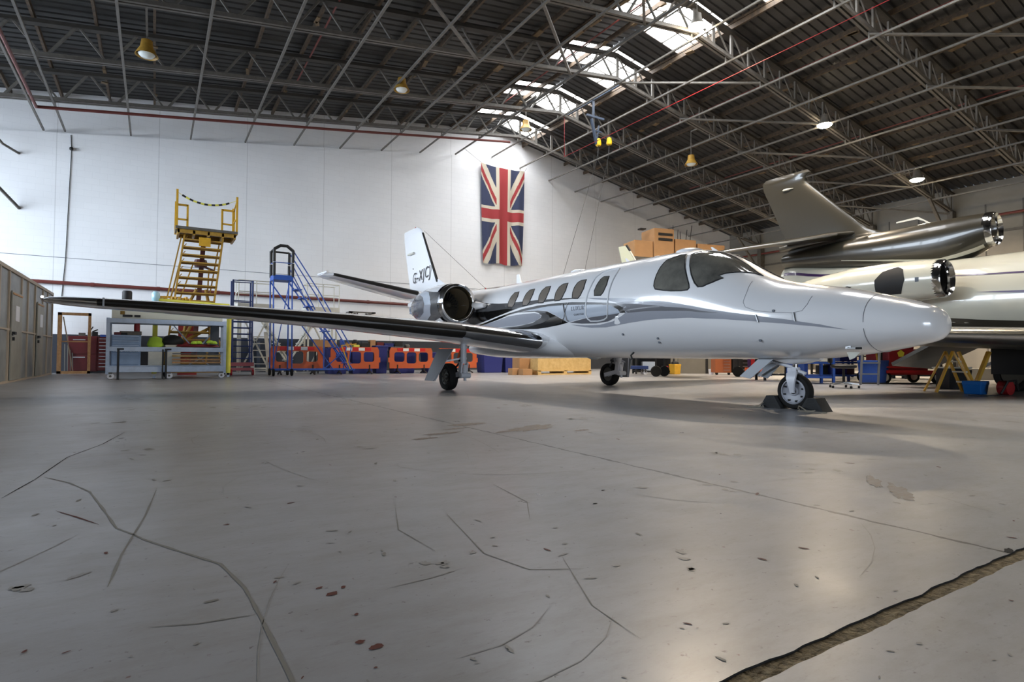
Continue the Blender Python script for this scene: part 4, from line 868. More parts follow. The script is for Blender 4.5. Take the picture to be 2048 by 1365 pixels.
for sd in (1, -1):
    o = Vector(J(.45, 1.62*sd, 2.63))
    def nf(s, a, off=0., o=o, sd=sd):
        rr = .3
        for (h0, r0), (h1, r1) in zip(PT3, PT3[1:]):
            if h0 <= s <= h1: rr = r0+(r1-r0)*(s-h0)/(h1-h0)
        return tuple(o+Vector((-s, -sd*math.cos(a)*(rr+off), math.sin(a)*(rr+off))))
    q = MB(); q.loft([[nf(s/10, 2*PI*j/44) for j in range(44)] for s in range(1, 38)], caps=False); 
    patch(q, [(.92, .75), (1.25, .5), (1.42, .1), (1.42, -.7), (.85, -.7), (.72, .0), (.78, .55)], .005, 1, nf, .1, .12)  # dark patch paints the shade inside an open access panel
    patch(q, [(.42, .06), (.50, .06), (.50, -.16), (.42, -.16)], .005, 2, nf, .1, .1)
    patch(q, [(2.0, -.12), (2.12, -.05), (2.24, -.12), (2.12, -.2)], .005, 1, nf, .1, .1)
    pod = q.build('engine_pod', [cream, dark, hookc], TRI, smooth=40)
    ring(o, .37, .475, .20, pod); q = MB(); q.lathe([(.37, -.18), (.36, -.7), (.0, -.72)], o, 'X', 32, caps=False); q.build('intake_duct', dark, pod, smooth=40)
    q = MB(); q.box(J(2.0, sd*1.2, 2.6), (2.0, .9, .14)); q.build('engine_pylon', cream, TRI)
WT2 = [(.9, -4.65, 1.02, 4.9, .10), (3, -3.5, 1.03, 3.6, .115), (5, -2.45, 1.05, 2.9, .13), (7, -1.3, 1.08, 2.2, .14), (9.4, .05, 1.18, 1.2, .12), (9.8, .4, 1.2, .8, .06)]
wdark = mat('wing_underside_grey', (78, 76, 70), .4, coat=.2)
for sd in (1, -1):
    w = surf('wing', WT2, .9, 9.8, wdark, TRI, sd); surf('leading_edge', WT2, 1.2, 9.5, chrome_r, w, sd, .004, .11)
    q = MB()
    for r0, r1 in ((1.5, 3.3),):
        A_ = [J(-.1-.0*r0, sd*r0, .93), J(-.1+(r1-r0)*.12, sd*r1, .98), J(.75+(r1-r0)*.1, sd*r1, .50), J(.85, sd*r0, .42)]
        q.add(A_+[(x-.03, y, z+.07) for x, y, z in A_], [(0,1,2,3),(7,6,5,4),(0,3,7,4),(3,2,6,7),(2,1,5,6),(0,4,5,1)])
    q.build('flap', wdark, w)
    q = MB(); q.tube([J(-1.1, 2.5*sd, 1.0), J(-1.1, 2.5*sd, .35)], .10, 12); g = q.build('main_gear_leg', blkm, TRI)
    q = MB(); q.bx(.75, 1.45, -sd*2.75-.02, -sd*2.75+.02, .35, 1.0); q.build('gear_door', blkm, g)
    for dy in (-.16, .16):
        q = MB(); tyre(q, J(-1.1, 2.5*sd+dy, .34), .34, .2); q.lathe([(.2, -.06), (.2, .06), (.05, .08)], J(-1.1, 2.5*sd+dy, .34), 'Y', 20, 1); q.build('tyre', [rubber, hubd], g, smooth=40)
q = MB(); q.tube([J(-9.2, 0, 1.1), J(-9.2, 0, .25)], .06, 10); tyre(q, J(-9.2, .12, .25), .25, .14, 1); tyre(q, J(-9.2, -.12, .25), .25, .14, 1); q.build('nose_gear_leg', [gearw, rubber], TRI, smooth=40)

# small aircraft whose fin shows above the white jet, resting beyond it
e = empty('light_aircraft', 'small pale aircraft hidden behind the white jet with only its fin top showing', 'aircraft', (10.54+4.2*.85, 17.0-4.2*.527, 0), R(-31.8))
q = MB(); q.loft([[(x, hw*math.cos(t), zc+hh*math.sin(t)) for t in (2*PI*j/20 for j in range(20))] for x, hw, hh, zc in ((-.5, .06, .08, 2.3), (.2, .2, .25, 2.2), (1.2, .42, .5, 2.0), (3., .5, .6, 1.85), (4.0, .4, .45, 1.75), (4.6, .1, .12, 1.7))]); q.build('fuselage', offwhite, e, smooth=60)
q = MB(); q.add([(x, y, z) for y in (-.04, .04) for x, z in ((-.50, 4.50), (-.22, 4.56), (.9, 2.6), (-.05, 2.3))], [(3,2,1,0),(4,5,6,7),(0,1,5,4),(1,2,6,5),(2,3,7,6),(3,0,4,7)]); f = q.build('fin', mat('pale_green_white', (196, 202, 182), .4), e)
q = MB(); q.tube([(-.22, 0, 4.54), (.9, 0, 2.62)], .05, 8, 0); q.tube([(-.24, 0, 4.57), (-.1, 0, 4.36)], .055, 8, 1); q.build('leading_edge', [offwhite, blkm], f)
q = MB(); q.bx(1.0, 2.1, -2.0, 2.0, 1.3, 1.42); q.build('wing', offwhite, e)
for x, y, z in ((.75, -.22, 2.1), (1.15, .22, 2.0), (3.65, 0, 1.5)):
    q = MB(); q.tube([(x, y, z-.1), (x, y, .2)], .03, 8); q.lathe([(.17, -.05), (.19, 0), (.17, .05)], (x, y, .19), 'Y', 16, 1); q.build('landing_gear_leg', [blkm, rubber], e)

# ---------------------------------------------------------------- left side: shed, racks, stands
e = empty('storage_shed', 'long grey translucent sheeted shed with timber studs at the foot of the side', 'shed', (-2.8, 17, 0))
q = MB(); q.bx(-1.6, -.03, -11, 6.55, 0, 2.60); q.build('wall_panel', plastics, e)
for y in [-10.9, -9.4, -7.9, -6.4, -4.9, -3.4, -1.9, -.93, .02, 1.45, 2.30, 3.35, 4.62, 5.5, 6.5]:
    q = MB(); q.bx(-.03, .0, y-.045, y+.045, .02, 2.60); q.build('stud', studm, e)
q = MB(); q.bx(-.03, .006, -11, 6.55, 2.54, 2.62); q.bx(-.03, .004, -11, 6.55, 1.19, 1.23); q.bx(-.03, .004, -11, 6.55, 0, .05); q.build('rail', studm, e)
for y0, y1, ha in ((.12, 1.30, 1.05), (3.50, 4.50, 4.35)):
    q = MB(); q.bx(0, .03, y0, y1, .05, 2.10); d = q.build('door', mat('shed_door', (150, 146, 134), .5, var=.2, vs=2) if 'shed_door' not in MT else MT['shed_door'], e, bevel=.004)
    q = MB(); q.bx(.03, .045, y0+.05, y1-.05, 2.02, 2.06); q.bx(.03, .04, y0+.38, y0+.80, 1.42, 1.78, 1); d2 = q.build('notice', [wood, paper], d)
    q = MB(); yh = y0+.12 if ha < 2 else y0+.08; q.box((.06, yh, 1.13), (.05, .22, .06)); q.box((.05, yh-.02, 1.0), (.04, .05, .08)); q.build('handle', blkm, d)
e = empty('door_frame', 'open pale timber framed gate at the end of the shed', 'gate', (-2.31, 24.2, 0))
q = MB(); q.bx(-.44, -.33, -.05, .05, 0, 2.05); q.bx(.38, .46, -.05, .05, 0, 2.05); q.bx(-.44, .46, -.05, .05, 1.96, 2.05); q.bx(-.44, .46, -.05, .05, 0, .09); q.bx(-.40, .42, -.03, .03, 1.06, 1.10); q.build('timber', wood, e)
q = MB(); q.bar((-.30, .05, 1.9), (-.02, .1, .1), .06, .03); 
q.build('brace', studm, e)
for k, (x, z) in enumerate(((-.25, 1.0), (-.17, .95), (-.1, .8), (-.04, .7))):
    q = MB(); q.bar((-2.31+x, 24.42+.02*k, 0.02), (-2.31+x-.03, 24.58, z), .05, .03); tag(q.build('timber_batten', mat('grey_batten', (130, 128, 122), .7) if 'grey_batten' not in MT else MT['grey_batten']), 'grey batten leaning beside the red drawer cabinet', 'batten', 'battens leaning by the shed gate')
e = empty('tool_chest', 'tall dull red drawer cabinet behind the timber gate', 'cabinet', (-1.95, 24.95, 0))
q = MB(); q.bx(-.56, .26, -.35, .3, .06, 1.28); q.build('body', redd, e, bevel=.01)
for z0, z1 in ((.10, .64), (.67, 1.24)): q = MB(); q.bx(-.53, .23, -.37, -.35, z0, z1); d = q.build('drawer', redd, e, bevel=.004); q = MB(); q.bx(-.42, -.08, -.385, -.37, z1-.10, z1-.075); q.build('handle', stainless, d)
e = empty('roller_cabinet', 'red roller cabinet with many shallow drawers right of the timber gate', 'cabinet', (-1.47, 24.6, 0))
q = MB(); q.bx(-.19, .19, -.30, .3, .10, 1.26); q.build('body', redd, e, bevel=.01)
for k in range(9): q = MB(); q.bx(-.17, .17, -.32, -.30, .14+.12*k, .24+.12*k); d = q.build('drawer', redd, e); q = MB(); q.bx(-.15, .15, -.335, -.32, .22+.12*k, .235+.12*k); q.build('handle', stainless, d)
for x, w, h, m_, lb in ((-2.15, .18, .12, steelgrey, 'small grey box on the red cabinet beside the vice'), (-1.92, .14, .14, gearg, 'pale grey box on the red cabinet'), (-1.55, .16, .09, bluep, 'small blue box on the roller cabinet')):
    q = MB(); q.box((x, 24.85, (1.28 if x < -1.7 else 1.26)+h/2), (w, .2, h)); tag(q.build('parts_box', m_, bevel=.005), lb, 'box')
q = MB(); q.box((-1.78, 24.8, 1.36), (.16, .12, .16)); q.bar((-1.86, 24.8, 1.44), (-1.70, 24.8, 1.52), .04); q.bar((-1.9, 24.8, 1.5), (-1.84, 24.8, 1.62), .05, .03); tag(q.build('bench_vice', blkm), 'dark bench vice on top of the red cabinet', 'vice')

# pale blue wheeled rack
RK = empty('wheeled_rack', 'long pale blue steel rack on castors standing in front of the yellow stairs', 'rack', (.33, 18.35, 0), 0)
def rack_frame():
    q = MB()
    for x in (-1.37, 1.37):
        for y in (0, .75): q.bx(x-.04, x+.04, y-.04, y+.04, .14, 1.62)
    q.build('post', steelblue, RK)
    for z, h in ((.26, .15), (.80, .12), (1.55, .12)):
        q = MB(); q.bx(-1.40, 1.40, -.045, .045, z-h/2, z+h/2); q.bx(-1.40, 1.40, .70, .79, z-h/2, z+h/2)
        for x in (-1.37, 1.37): q.bx(x-.035, x+.035, 0, .75, z-h/2, z+h/2)
        q.build('rail', steelblue, RK, bevel=.004)
    q = MB(); q.bx(-1.33, 1.33, .0, .72, .34, .36); q.build('deck', steelblue, RK)
    for x in (-1.3, 0.02, 1.3):
        q = MB(); q.lathe([(.075, -.03), (.085, 0), (.075, .03)], (x, .0, .085), 'Y', 18); q.lathe([(.03, -.035), (.03, .035)], (x, 0, .085), 'Y', 10, 1); q.bx(x-.04, x+.04, -.045, .045, .14, .19, 1)
        q.build('castor', [paper if x else yellow2, steelgrey], RK, smooth=40)
rack_frame()
for x, y in ((-.80, 18.12), (.27, 18.26)):
    q = MB(); q.bx(x-.025, x+.025, y-.025, y+.025, 0.0, .82); q.bx(x-.03, x+.12, y-.03, y+.03, .78, .82)
    if x > 0: q.bx(x-.095, x-.06, y-.0, y+.03, 0.0, .80)
    tag(q.build('barrier_post', blkm), 'black post in front of the rack\'s '+('left half' if x < 0 else 'middle'), 'post', 'black posts in front of the rack')
e = empty('drawer_unit', 'blue drawer unit with white lettering standing inside the pale rack', 'cabinet', (-.42, 18.75, .36))
q = MB(); q.bx(-.55, .10, -.28, .3, 0, .82); q.build('body', cabblue, e, bevel=.006)
for z0, z1 in ((.68, .80), (.56, .67), (.46, .55), (.35, .45), (.03, .33)): q = MB(); q.bx(-.53, .06, -.30, -.28, z0, z1); d = q.build('drawer', cabblue, e, bevel=.003); q = MB(); q.bx(-.53, .06, -.315, -.30, z1-.022, z1-.008); q.build('handle', steelblue, d)
text('MICRO THERMO', .088, e, frame(Vector((-.235, -.305, .40)), (1, 0, 0), (0, 0, 1)), paper)
bits = [((-.85, 18.7, 1.18), (.16, .2, .14), redd, 'tool_case', 'small red case on the blue drawer unit'), ((-.70, 18.65, 1.18), (.14, .2, .12), blkm, 'tool_case', 'black case on the blue drawer unit'), ((-.50, 18.65, 1.16), (.18, .2, .05), card, 'tray', 'flat brown tray on the blue drawer unit'), ((-.56, 18.8, 1.24), (.5, .2, .10), steelgrey, 'parts_tray', 'grey cluttered tray at the back of the drawer unit')]
for c, d, m_, nm, lb in bits: q = MB(); q.box(c, d); tag(q.build(nm, m_, bevel=.01), lb, 'case')
q = MB(); q.lathe([(.07, 0), (.07, .16), (.06, .22), (.0, .24)], (-.42, 18.75, 1.29+0), n=14); tag(q.build('canister', redp, smooth=50), 'red canister standing on the drawer unit', 'canister')
q = MB()
q.loft([[(.02+rr*math.cos(t)*1.3, 18.75+rr*.7*math.sin(t), z) for t in (2*PI*j/16 for j in range(16))] for rr, z in ((.12, .86), (.16, .92), (.14, 1.02), (.11, 1.12), (.03, 1.16))]); q.build
tag(q.build('hivis_jacket', lime, smooth=60), 'bright lime jacket bundled beside the drawer unit', 'jacket'); q = MB(); q.bx(-.15, .20, 18.6, 18.9, .36, .86); tag(q.build('white_crate', offwhite, bevel=.01), 'off white crate under the lime jacket', 'crate')
q = MB(); q.loft([[(.42+rr*math.cos(t)*1.5, 18.8+rr*math.sin(t), z) for t in (2*PI*j/14 for j in range(14))] for rr, z in ((.16, .93), (.2, 1.02), (.14, 1.16), (.04, 1.22))]); tag(q.build('dark_bag', blkm, smooth=60), 'black bag slumped in the middle of the rack', 'bag'); 
q = MB(); q.bx(.25, .62, 18.6, 19, .36, .93); tag(q.build('storage_bin', offwhite, bevel=.01), 'pale bin under the black bag', 'bin')
q = MB(); q.loft([[(1.0+rr*math.cos(t)*3.2, 18.7+rr*math.sin(t), z) for t in (2*PI*j/20 for j in range(20))] for rr, z in ((.14, .86), (.19, .89), (.17, .94), (.05, .97))]); tag(q.build('red_cover', redd, smooth=60), 'folded dull red cover lying on the middle rail of the rack', 'cover')
q = MB()
for k, (x, z) in enumerate(((.95, .99), (1.06, 1.0), (1.35, 1.02), (1.44, 1.0))): q.lathe([(.09, -.03), (.1, .0), (.06, .05), (0, .06)], (x, 18.6, z), n=10)
tag(q.build('hivis_vest', lime), 'crumpled green vests lying on the red cover', 'vest', kind='stuff')
for z, lb in ((.42, 'lowest'), (.50, 'middle'), (.60, 'upper')):
    q = MB(); q.bx(.42, 1.62, 18.45, 18.55+.2, z, z+.05); tag(q.build('timber_plank', wood if z < .55 else woodply), 'timber plank, the %s of those stored in the rack' % lb, 'plank', 'planks stored in the rack')
for z in (.69, .38):
    q = MB(); q.tube([(.42, 18.42, z), (1.62, 18.42, z-.01)], .015, 6); tag(q.build('metal_rod', stainless), 'thin metal rod lying lengthways in the rack, '+('above the planks' if z > .5 else 'below the planks'), 'rod')
q = MB(); q.bx(1.38, 1.60, 18.9, 19.05, .36, 1.9); tag(q.build('slate_board', mat('slate_board', (64, 70, 82), .6)), 'dark slate board upright at the far end of the rack', 'board')
# yellow padded goal frame behind the rack
e = empty('padded_frame', 'tall portal frame wrapped in pale yellow foam behind the rack', 'frame', (.93, 19.22, 0))
q = MB(); q.tube([(-.93, 0, 2.22), (.96, 0, 2.14)], .055, 10); q.build('top_pad', yellow2, e, smooth=50)
for x in (-.93, .96): q = MB(); q.tube([(x, 0, .12), (x, 0, 2.12)], .065, 10); q.build('post_pad', yellow2, e, smooth=50)
q = MB(); q.bx(-.95, .98, .03, .12, 1.86, 2.06); q.bar((-.55, .1, 1.6), (.0, .1, .9), .03); q.bar((.75, .1, 1.62), (.25, .1, .95), .04); q.bar((.35, .1, .62), (-.1, .1, .35), .03); q.bar((.15, .1, .60), (.45, .1, .36), .03)
for x in (-.93, .96): q.bx(x-.03, x+.03, -.05, .12, .0, .06)
q.build('steelwork', steelblue, e)
q = MB(); q.lathe([(.08, 0), (.10, .1), (.10, .24), (.06, .30)], (-.93, 0, 2.08+.07), n=16); q.build('light_globe', mat('pale_globe', (168, 208, 220), .3), e, smooth=50)
q = MB()
for k in range(9): q.box((-.78+.085*k, 0, 2.31-.003*k+random.uniform(-.02, .02)), (.09, .06, .06+.03*(k % 2)), rz=k*.3)
q.build('yellow_bracket', yellow, e)
q = MB(); q.lathe([(.11, 0), (.115, .02), (.115, .34), (.10, .38)], (-.66, 18.72, 2.0), n=20); tag(q.build('black_drum', blkm, smooth=40), 'small black drum standing on the long cream case above the wing', 'drum')
q = MB(); q.bx(-.98, 1.65, 18.5, 19.0, 1.62, 2.0); o_ = tag(q.build('long_case', mat('case_cream', (208, 206, 190), .5), bevel=.01), 'long cream case lying on top of the pale blue rack', 'case'); q = MB(); q.bx(-.74, -.52, 18.485, 18.5, 1.66, 1.72); q.bx(-.48, -.34, 18.485, 18.5, 1.66, 1.72); q.build('vent', blkm, o_)

# yellow access stairs with high platform
def obar(q, pts, w, m=0):
    for a, b_ in zip(pts, pts[1:]): q.bar(a, b_, w, w, m)
e = empty('access_stairs', 'tall yellow lifting stairs with railed top platform standing against the white wall', 'access stairs', (1.27, 20.3, 0))
# platform
q = MB(); q.bx(-.80, .92, -.1, 1.0, 4.52, 4.60); q.build('platform_edge', steeldark, e)
q = MB(); q.bx(-.75, .87, -.05, .05, 4.40, 4.52)
q.bx(-.75, .87, .85, .95, 4.40, 4.52)
for x in (-.72, -.3, .1, .5, .84): q.bx(x-.03, x+.03, -.05, .95, 4.36, 4.50)
q.build('platform_frame', ochre, e)
for sx_, x0, x1 in ((-1, -.77, -.45), (1, .89, .55)):
    q = MB()
    q.bx(x0-.03, x0+.03, -.08, -.02, 4.5, 5.72); q.bx(x0-.04, x0+.04, .86, .96, 4.5, 5.55)
    q.bar((x0, -.05, 5.6), (x0, .9, 5.45), .035); q.bar((x0, -.05, 5.05), (x0, .9, 5.05), .03)
    q.bx(x1-.03, x1+.03, .88, .94, 4.5, 5.5); q.bx(min(x0, x1), max(x0, x1), .88, .94, 5.44, 5.50); q.bx(min(x0, x1), max(x0, x1), .88, .94, 4.98, 5.03)
    q.build('guard_rail', yellow, e)
q = MB(); n = 16
P = [(-.74+1.60*i/n, -.05, 5.62-.02*i/n-.30*4*(i/n)*(1-i/n)*.85) for i in range(n+1)]
for i in range(n): q.bar(P[i], P[i+1], .012 if i in (0, n-1, n-2) else .05, None, 1 if i % 2 and 0 < i < n-1 else 0)
q.build('striped_chain', [yellow2, blkm], e)
# stair strings and treads: leaning toward the left foot
def st(u, side): # u 0 bottom..1 top
    return Vector(((-.55 if side < 0 else .52)*(1-.0*u)+(-.42)*(1-u)*1.15, .15-1.3*(1-u)*.5, .25+4.15*u))
for sd in (-1, 1):
    q = MB(); a, b_ = st(0, sd), st(1, sd); q.bar(a, b_, .05, .16, up=(0, 1, 0)); q.build('stringer', ochre, e)
for k in range(17):
    u = (k+.6)/17.3; a, b_ = st(u, -1), st(u, 1); q = MB(); q.bar(a+Vector((0, 0, 0)), b_, .20, .035); q.bar(a+Vector((0, .09, -.03)), b_+Vector((0, .09, -.03)), .02, .05); q.bar(a+Vector((.02, -.02, .0)), a+Vector((.10, -.02, .10)), .05, .02); q.build('tread', ochre, e)
q = MB(); q.bar((.0, .45, 4.4), (-.25, .3, .3), .13, .13); q.lathe([(.17, -.12), (.2, 0), (.17, .12)], (-.08, .4, 3.55), n=14); q.bar((.05, .4, 3.45), (.30, .4, 3.35), .06); q.build('lifting_ram', mat('ram_maroon', (74, 30, 32), .4), e)
q = MB(); q.bx(-.16, .16, -.02, .04, 4.05, 4.32); q.build('stop_plate', yellow, e)
q = MB()
for a, b_ in (((-.62, .5, 4.4), (-1.05, .5, 2.0)), ((-.62, .5, 3.7), (-.9, .45, 2.3)), ((-.30, .3, 3.5), (-.75, .3, 2.0)), ((.15, .3, 3.4), (.1, .3, 2.0)), ((-.9, .5, 2.3), (-.75, .4, 1.9)), ((.45, .5, 4.3), (.2, .5, 2.6))): q.bar(a, b_, .04)
q.build('stay', ochre, e)
q = MB()
for a, b_ in (((-.95, -.4, .2), (-.35, -.3, 1.55)), ((-.8, -.3, .9), (.35, -.2, 1.6)), ((.15, -.1, 1.6), (.55, -.5, .25)), ((.2, 0, 1.5), (.75, -.2, .5)), ((.6, .1, 1.5), (.7, -.2, .6)), ((-.7, .5, .2), (-.35, .5, 2.2)), ((.4, .6, .2), (.1, .5, 2.3)), ((-.2, 0, 2.7), (-.5, .1, 2.0)), ((.05, 0, 2.7), (.2, .1, 2.0)), ((-1., -.4, .9), (-.95, -.4, .1)), ((.7, -.3, .9), (.7, -.3, .1))): q.tube([a, b_], .045, 8)
q.bx(-1.05, .75, -.5, -.4, .12, .24); q.bx(-1.05, .75, .7, .8, .12, .24); q.bx(-1.05, -.95, -.5, .8, .12, .24); q.bx(.65, .75, -.5, .8, .12, .24)
q.build('base_frame', ochre, e)
for x in (-1., .68):
    for y in (-.45, .75): q = MB(); q.lathe([(.11, -.03), (.12, 0), (.11, .03)], (x, y, .12), 'X', 16); q.build('wheel', rubber, e, smooth=40)
q = MB(); q.bx(.62, 1.15, 20.9, 21.0, .02, 1.75); tag(q.build('red_board', mat('brick_red', (170, 58, 54), .6)), 'red upright board seen between the yellow legs', 'board')

# tall blue folding tower on a red base, beside the padded frame
e = empty('folding_tower', 'slim dark blue scaffold tower standing on a red wheeled base', 'tower', (2.42, 20.5, 0))
q = MB()
for x in (-.30, .28):
    for y in (0, .5): q.tube([(x, y, .3), (x, y, 3.1)], .028, 8)
for y in (0, .5):
    for z in (3.08, 2.42, 1.75, 1.55, 1.35, 1.15, .95, .75, .55, .4): q.tube([(-.30, y, z), (.28, y, z)], .017, 6)
for z in (3.08, 1.75, .55): q.tube([(-.3, 0, z), (-.3, .5, z)], .017, 6); q.tube([(.28, 0, z), (.28, .5, z)], .017, 6)
q.build('tube_frame', bluedk, e)
q = MB(); q.bx(-.36, .34, -.1, .6, .16, .24); q.bx(-.36, .34, -.1, -.04, .30, .42)
q.build('base', redp, e)
for x in (-.33, .31): q = MB(); q.lathe([(.09, -.03), (.10, 0), (.09, .03)], (x, -.1, .10), 'X', 16); q.build('castor', redp, e, smooth=40)
# off-white platforms with steps
def white_stand(x, y, w, zp, hr, lab, steps_dir, rz=0):
    e = empty('white_steps', lab, 'mobile steps', (x, y, 0), rz)
    q = MB(); q.bx(0, w, 0, .8, zp, zp+.22); q.build('platform', offwhite, e)
    q = MB()
    for xx in (.02, w*.5, w-.02):
        for yy in (.02, .78): q.tube([(xx, yy, zp+.2), (xx, yy, zp+hr)], .018, 6)
    for zz in (zp+hr, zp+hr*.62):
        q.tube([(.02, .02, zz), (w-.02, .02, zz), (w-.02, .78, zz), (.02, .78, zz), (.02, .02, zz)], .018, 6)
    q.build('guard_rail', offwhite, e)
    q = MB()
    for xx in (.1, w-.1):
        for yy in (.1, .7): q.bar((xx, yy, 0.06), (xx, yy, zp), .06)
    q.bar((.1, .1, .1), (w-.1, .1, zp-.1), .05); q.bar((w-.1, .1, .1), (.1, .1, zp-.1), .05); q.bar((.1, .1, .2), (w-.1, .1, .2), .06); q.build('leg', offwhite, e)
    q = MB(); d = steps_dir
    for yy in (.1, .65): q.bar((w/2, yy, zp+.1), (w/2+d*(w/2+zp*.35), yy, .05), .05, .14, up=(0, 1, 0))
    q.build('stringer', offwhite, e)
    for k in range(7):
        u = (k+.5)/7.5; xx = w/2+d*(w/2+zp*.35)*(1-u); q = MB(); q.bx(xx-.1, xx+.1, .1, .65, .05+zp*u-.015, .05+zp*u+.015); q.build('tread', offwhite, e)
    return e
white_stand(2.35, 21.3, 1.15, 2.2, 1.0, 'off white work platform behind the blue tower', 1)
white_stand(4.85, 22.6, 1.25, 2.30, 1.1, 'off white railed platform behind the tail of the blue steps', -1)
e = empty('step_ladder', 'short off white steps in front of the first orange barrier end', 'steps', (3.0, 20.95, 0))
for sx_ in (-.18, .34): q = MB(); q.bar((sx_, 0, 0.0), (sx_-.12, .25, 1.45), .05, .12, up=(1, 0, 0)); q.build('stringer', offwhite, e)
for k in range(6): q = MB(); q.bx(-.2-.02*k, .34-.02*k, .02+.04*k, .2+.04*k, .12+.23*k, .15+.23*k); q.build('tread', offwhite, e)
# blue mobile steps with padded top
e = empty('mobile_steps', 'bright blue mobile steps with black padded top rails', 'mobile steps', (3.45, 19.45, 0))
Tz = 3.06
q = MB(); q.bx(-.30, .30, -.05, .62, Tz, Tz+.16); q.build('platform', bluep, e)
q = MB()
for x in (-.30, .28): 
    for y in (0, .58): q.tube([(x*(.98), y, Tz), (x*(1.0 if x > 0 else .88), y-(.0 if y else .12), .12)], .022, 8)
    q.tube([(x, .58, Tz), (x+2.1, .58, .14)], .022, 8); q.tube([(x if 0 else .28, x+.3, Tz+.02), (2.30, x+.3, .14)], .025, 8)
for y in (-.02, .56): q.tube([(.30, y, Tz+.95), (1.15, y, Tz-.35), (2.2, y, .75+.2), (2.1, y, .16)], .02, 8); q.tube([(.30, y, Tz+.45), (1.0, y, Tz-.9)], .018, 8)
q.tube([(-.28, 0, .2), (2.3, 0, .2)], .028, 8); q.tube([(-.28, .58, .2), (2.3, .58, .2)], .028, 8); q.tube([(2.3, -.1, .2), (2.3, .68, .2)], .028, 8)
q.tube([(-.28, 0, .2), (.20, 0, Tz)], .016, 6); q.tube([(1.3, 0, .2), (1.3, 0, 1.6)], .02, 6); q.tube([(1.3, 0, .2), (1.9, 0, .75)], .02, 6)
q.build('tube_frame', bluep, e)
for k in range(10):
    u = (k+1)/11; x = .28+(2.30-.28)*u; z = Tz+(.14-Tz)*u; q = MB(); q.bx(x-.10, x+.12, .0, .56, z-.015, z+.015); q.build('tread', bluep, e)
for x, y in ((-.28, -.02), (.28, -.02), (-.28, .58), (.28, .58)):
    q = MB(); q.tube([(x, y, Tz+.12), (x, y, Tz+.55)], .045, 10); q.tube([(x, y, Tz+.58), (x*1.02, y, Tz+.98)], .045, 10); q.build('pad', blkm, e, smooth=50)
q = MB(); q.tube([(-.28, -.02, Tz+.98), (-.1, -.02, Tz+1.10), (.1, -.02, Tz+1.10), (.28, -.02, Tz+.96)], .05, 10); q.tube([(-.28, .58, Tz+.98), (.28, .58, Tz+.98)], .03, 8); q.tube([(-.28, -.02, Tz+.98), (-.28, .58, Tz+.98)], .03, 8); q.build('top_pad', blkm, e, smooth=50)
q = MB(); q.tube([(-.28, 0, Tz+.56), (.28, 0, Tz+.56)], .014, 6); q.tube([(-.28, 0, Tz+.5), (-.28, .58, Tz+.6)], .014, 6); q.build('mid_rail', bluep, e)
for x, y in ((-.27, -.12), (.28, -.12), (-.27, .58), (.28, .58)): q = MB(); q.lathe([(.11, -.03), (.12, 0), (.11, .03)], (x, y, .12), 'X', 18); q.build('wheel', rubber, e, smooth=40)
q = MB(); q.bar((1.85, -.1, 1.0), (2.15, -.1, .22), .03); q.bar((1.85, -.1, 1.0), (2.35, -.1, 1.06), .03); q.build('brake_lever', yellow, e)

# orange barriers
def barrier_proto():
    e = empty('plastic_barrier', '', 'barrier', (0, 0, 0), group='orange plastic barriers in a row')
    def rr(x0, x1, z0, z1, r_, n=5):
        P = []
        for cx_, cz_, t0 in ((x1-r_, z1-r_, 0), (x0+r_, z1-r_, 90), (x0+r_, z0+r_, 180), (x1-r_, z0+r_, 270)):
            for k in range(n+1): t = R(t0+90*k/n); P.append((cx_+r_*math.cos(t), cz_+r_*math.sin(t)))
        return P
    W = .86
    outer = [(-W, .20), (W, .20), (W, .42), (W+.05, .42), (W+.05, .60), (W, .60), (W, .85), (W-.05, .97), (-W+.05, .97), (-W, .85), (-W, .60), (-W-.05, .60), (-W-.05, .42), (-W, .42)]
    holes = [rr(-.68, -.27, .44, .80, .09), rr(-.19, .21, .38, .80, .09), rr(.30, .69, .44, .80, .09)]
    V = [Vector(p) for p in outer]; E = [(i, (i+1) % len(outer)) for i in range(len(outer))]; 
    for h in holes:
        b0 = len(V); V += [Vector(p) for p in h]; E += [(b0+i, b0+(i+1) % len(h)) for i in range(len(h))]
    vs, es, fs, *_ = delaunay_2d_cdt(V, E, [], 2, 1e-5)
    def inp(p, P):
        c = False
        for i in range(len(P)):
            x0, y0 = P[i]; x1, y1 = P[i-1]
            if (y0 > p[1]) != (y1 > p[1]) and p[0] < (x1-x0)*(p[1]-y0)/(y1-y0)+x0: c = not c
        return c
    F = []
    for f in fs:
        c = sum((vs[i] for i in f), Vector((0, 0)))/len(f)
        if inp(c, outer) and not any(inp(c, h) for h in holes): F.append(tuple(f))
    q = MB(); n = len(vs); q.add([(v.x, -.025, v.y) for v in vs]+[(v.x, .025, v.y) for v in vs], F+[tuple(n+i for i in reversed(f)) for f in F])
    for P in [outer]+holes:
        k = len(P); q.add([(x, -.025, z) for x, z in P]+[(x, .025, z) for x, z in P], [(i, (i+1) % k, k+(i+1) % k, k+i) for i in range(k)])
    q.build('panel', orange, e, fix=False)
    q = MB()
    for k in range(5): x = -.56+.225*k; q.bx(x, x+.22, -.034, -.026, .84, .95, k % 2)
    q.build('reflective_band', [redv, whitev], e)
    for x in (-.55, .52):
        q = MB(); q.bx(x-.02, x+.02, -.04, .04, .05, .34); q.bar((x, -.3, .02), (x, 0, .12), .05, .03); q.bar((x, .3, .02), (x, 0, .12), .05, .03); q.build('foot', blkm, e)
    return e
bp_ = barrier_proto(); labs = ['orange barrier with red and white band behind the blue mobile steps', 'orange barrier with red and white band right of the blue mobile steps', 'orange barrier with red and white band left of the jet\'s main wheel', 'orange barrier half hidden behind the jet\'s main leg']
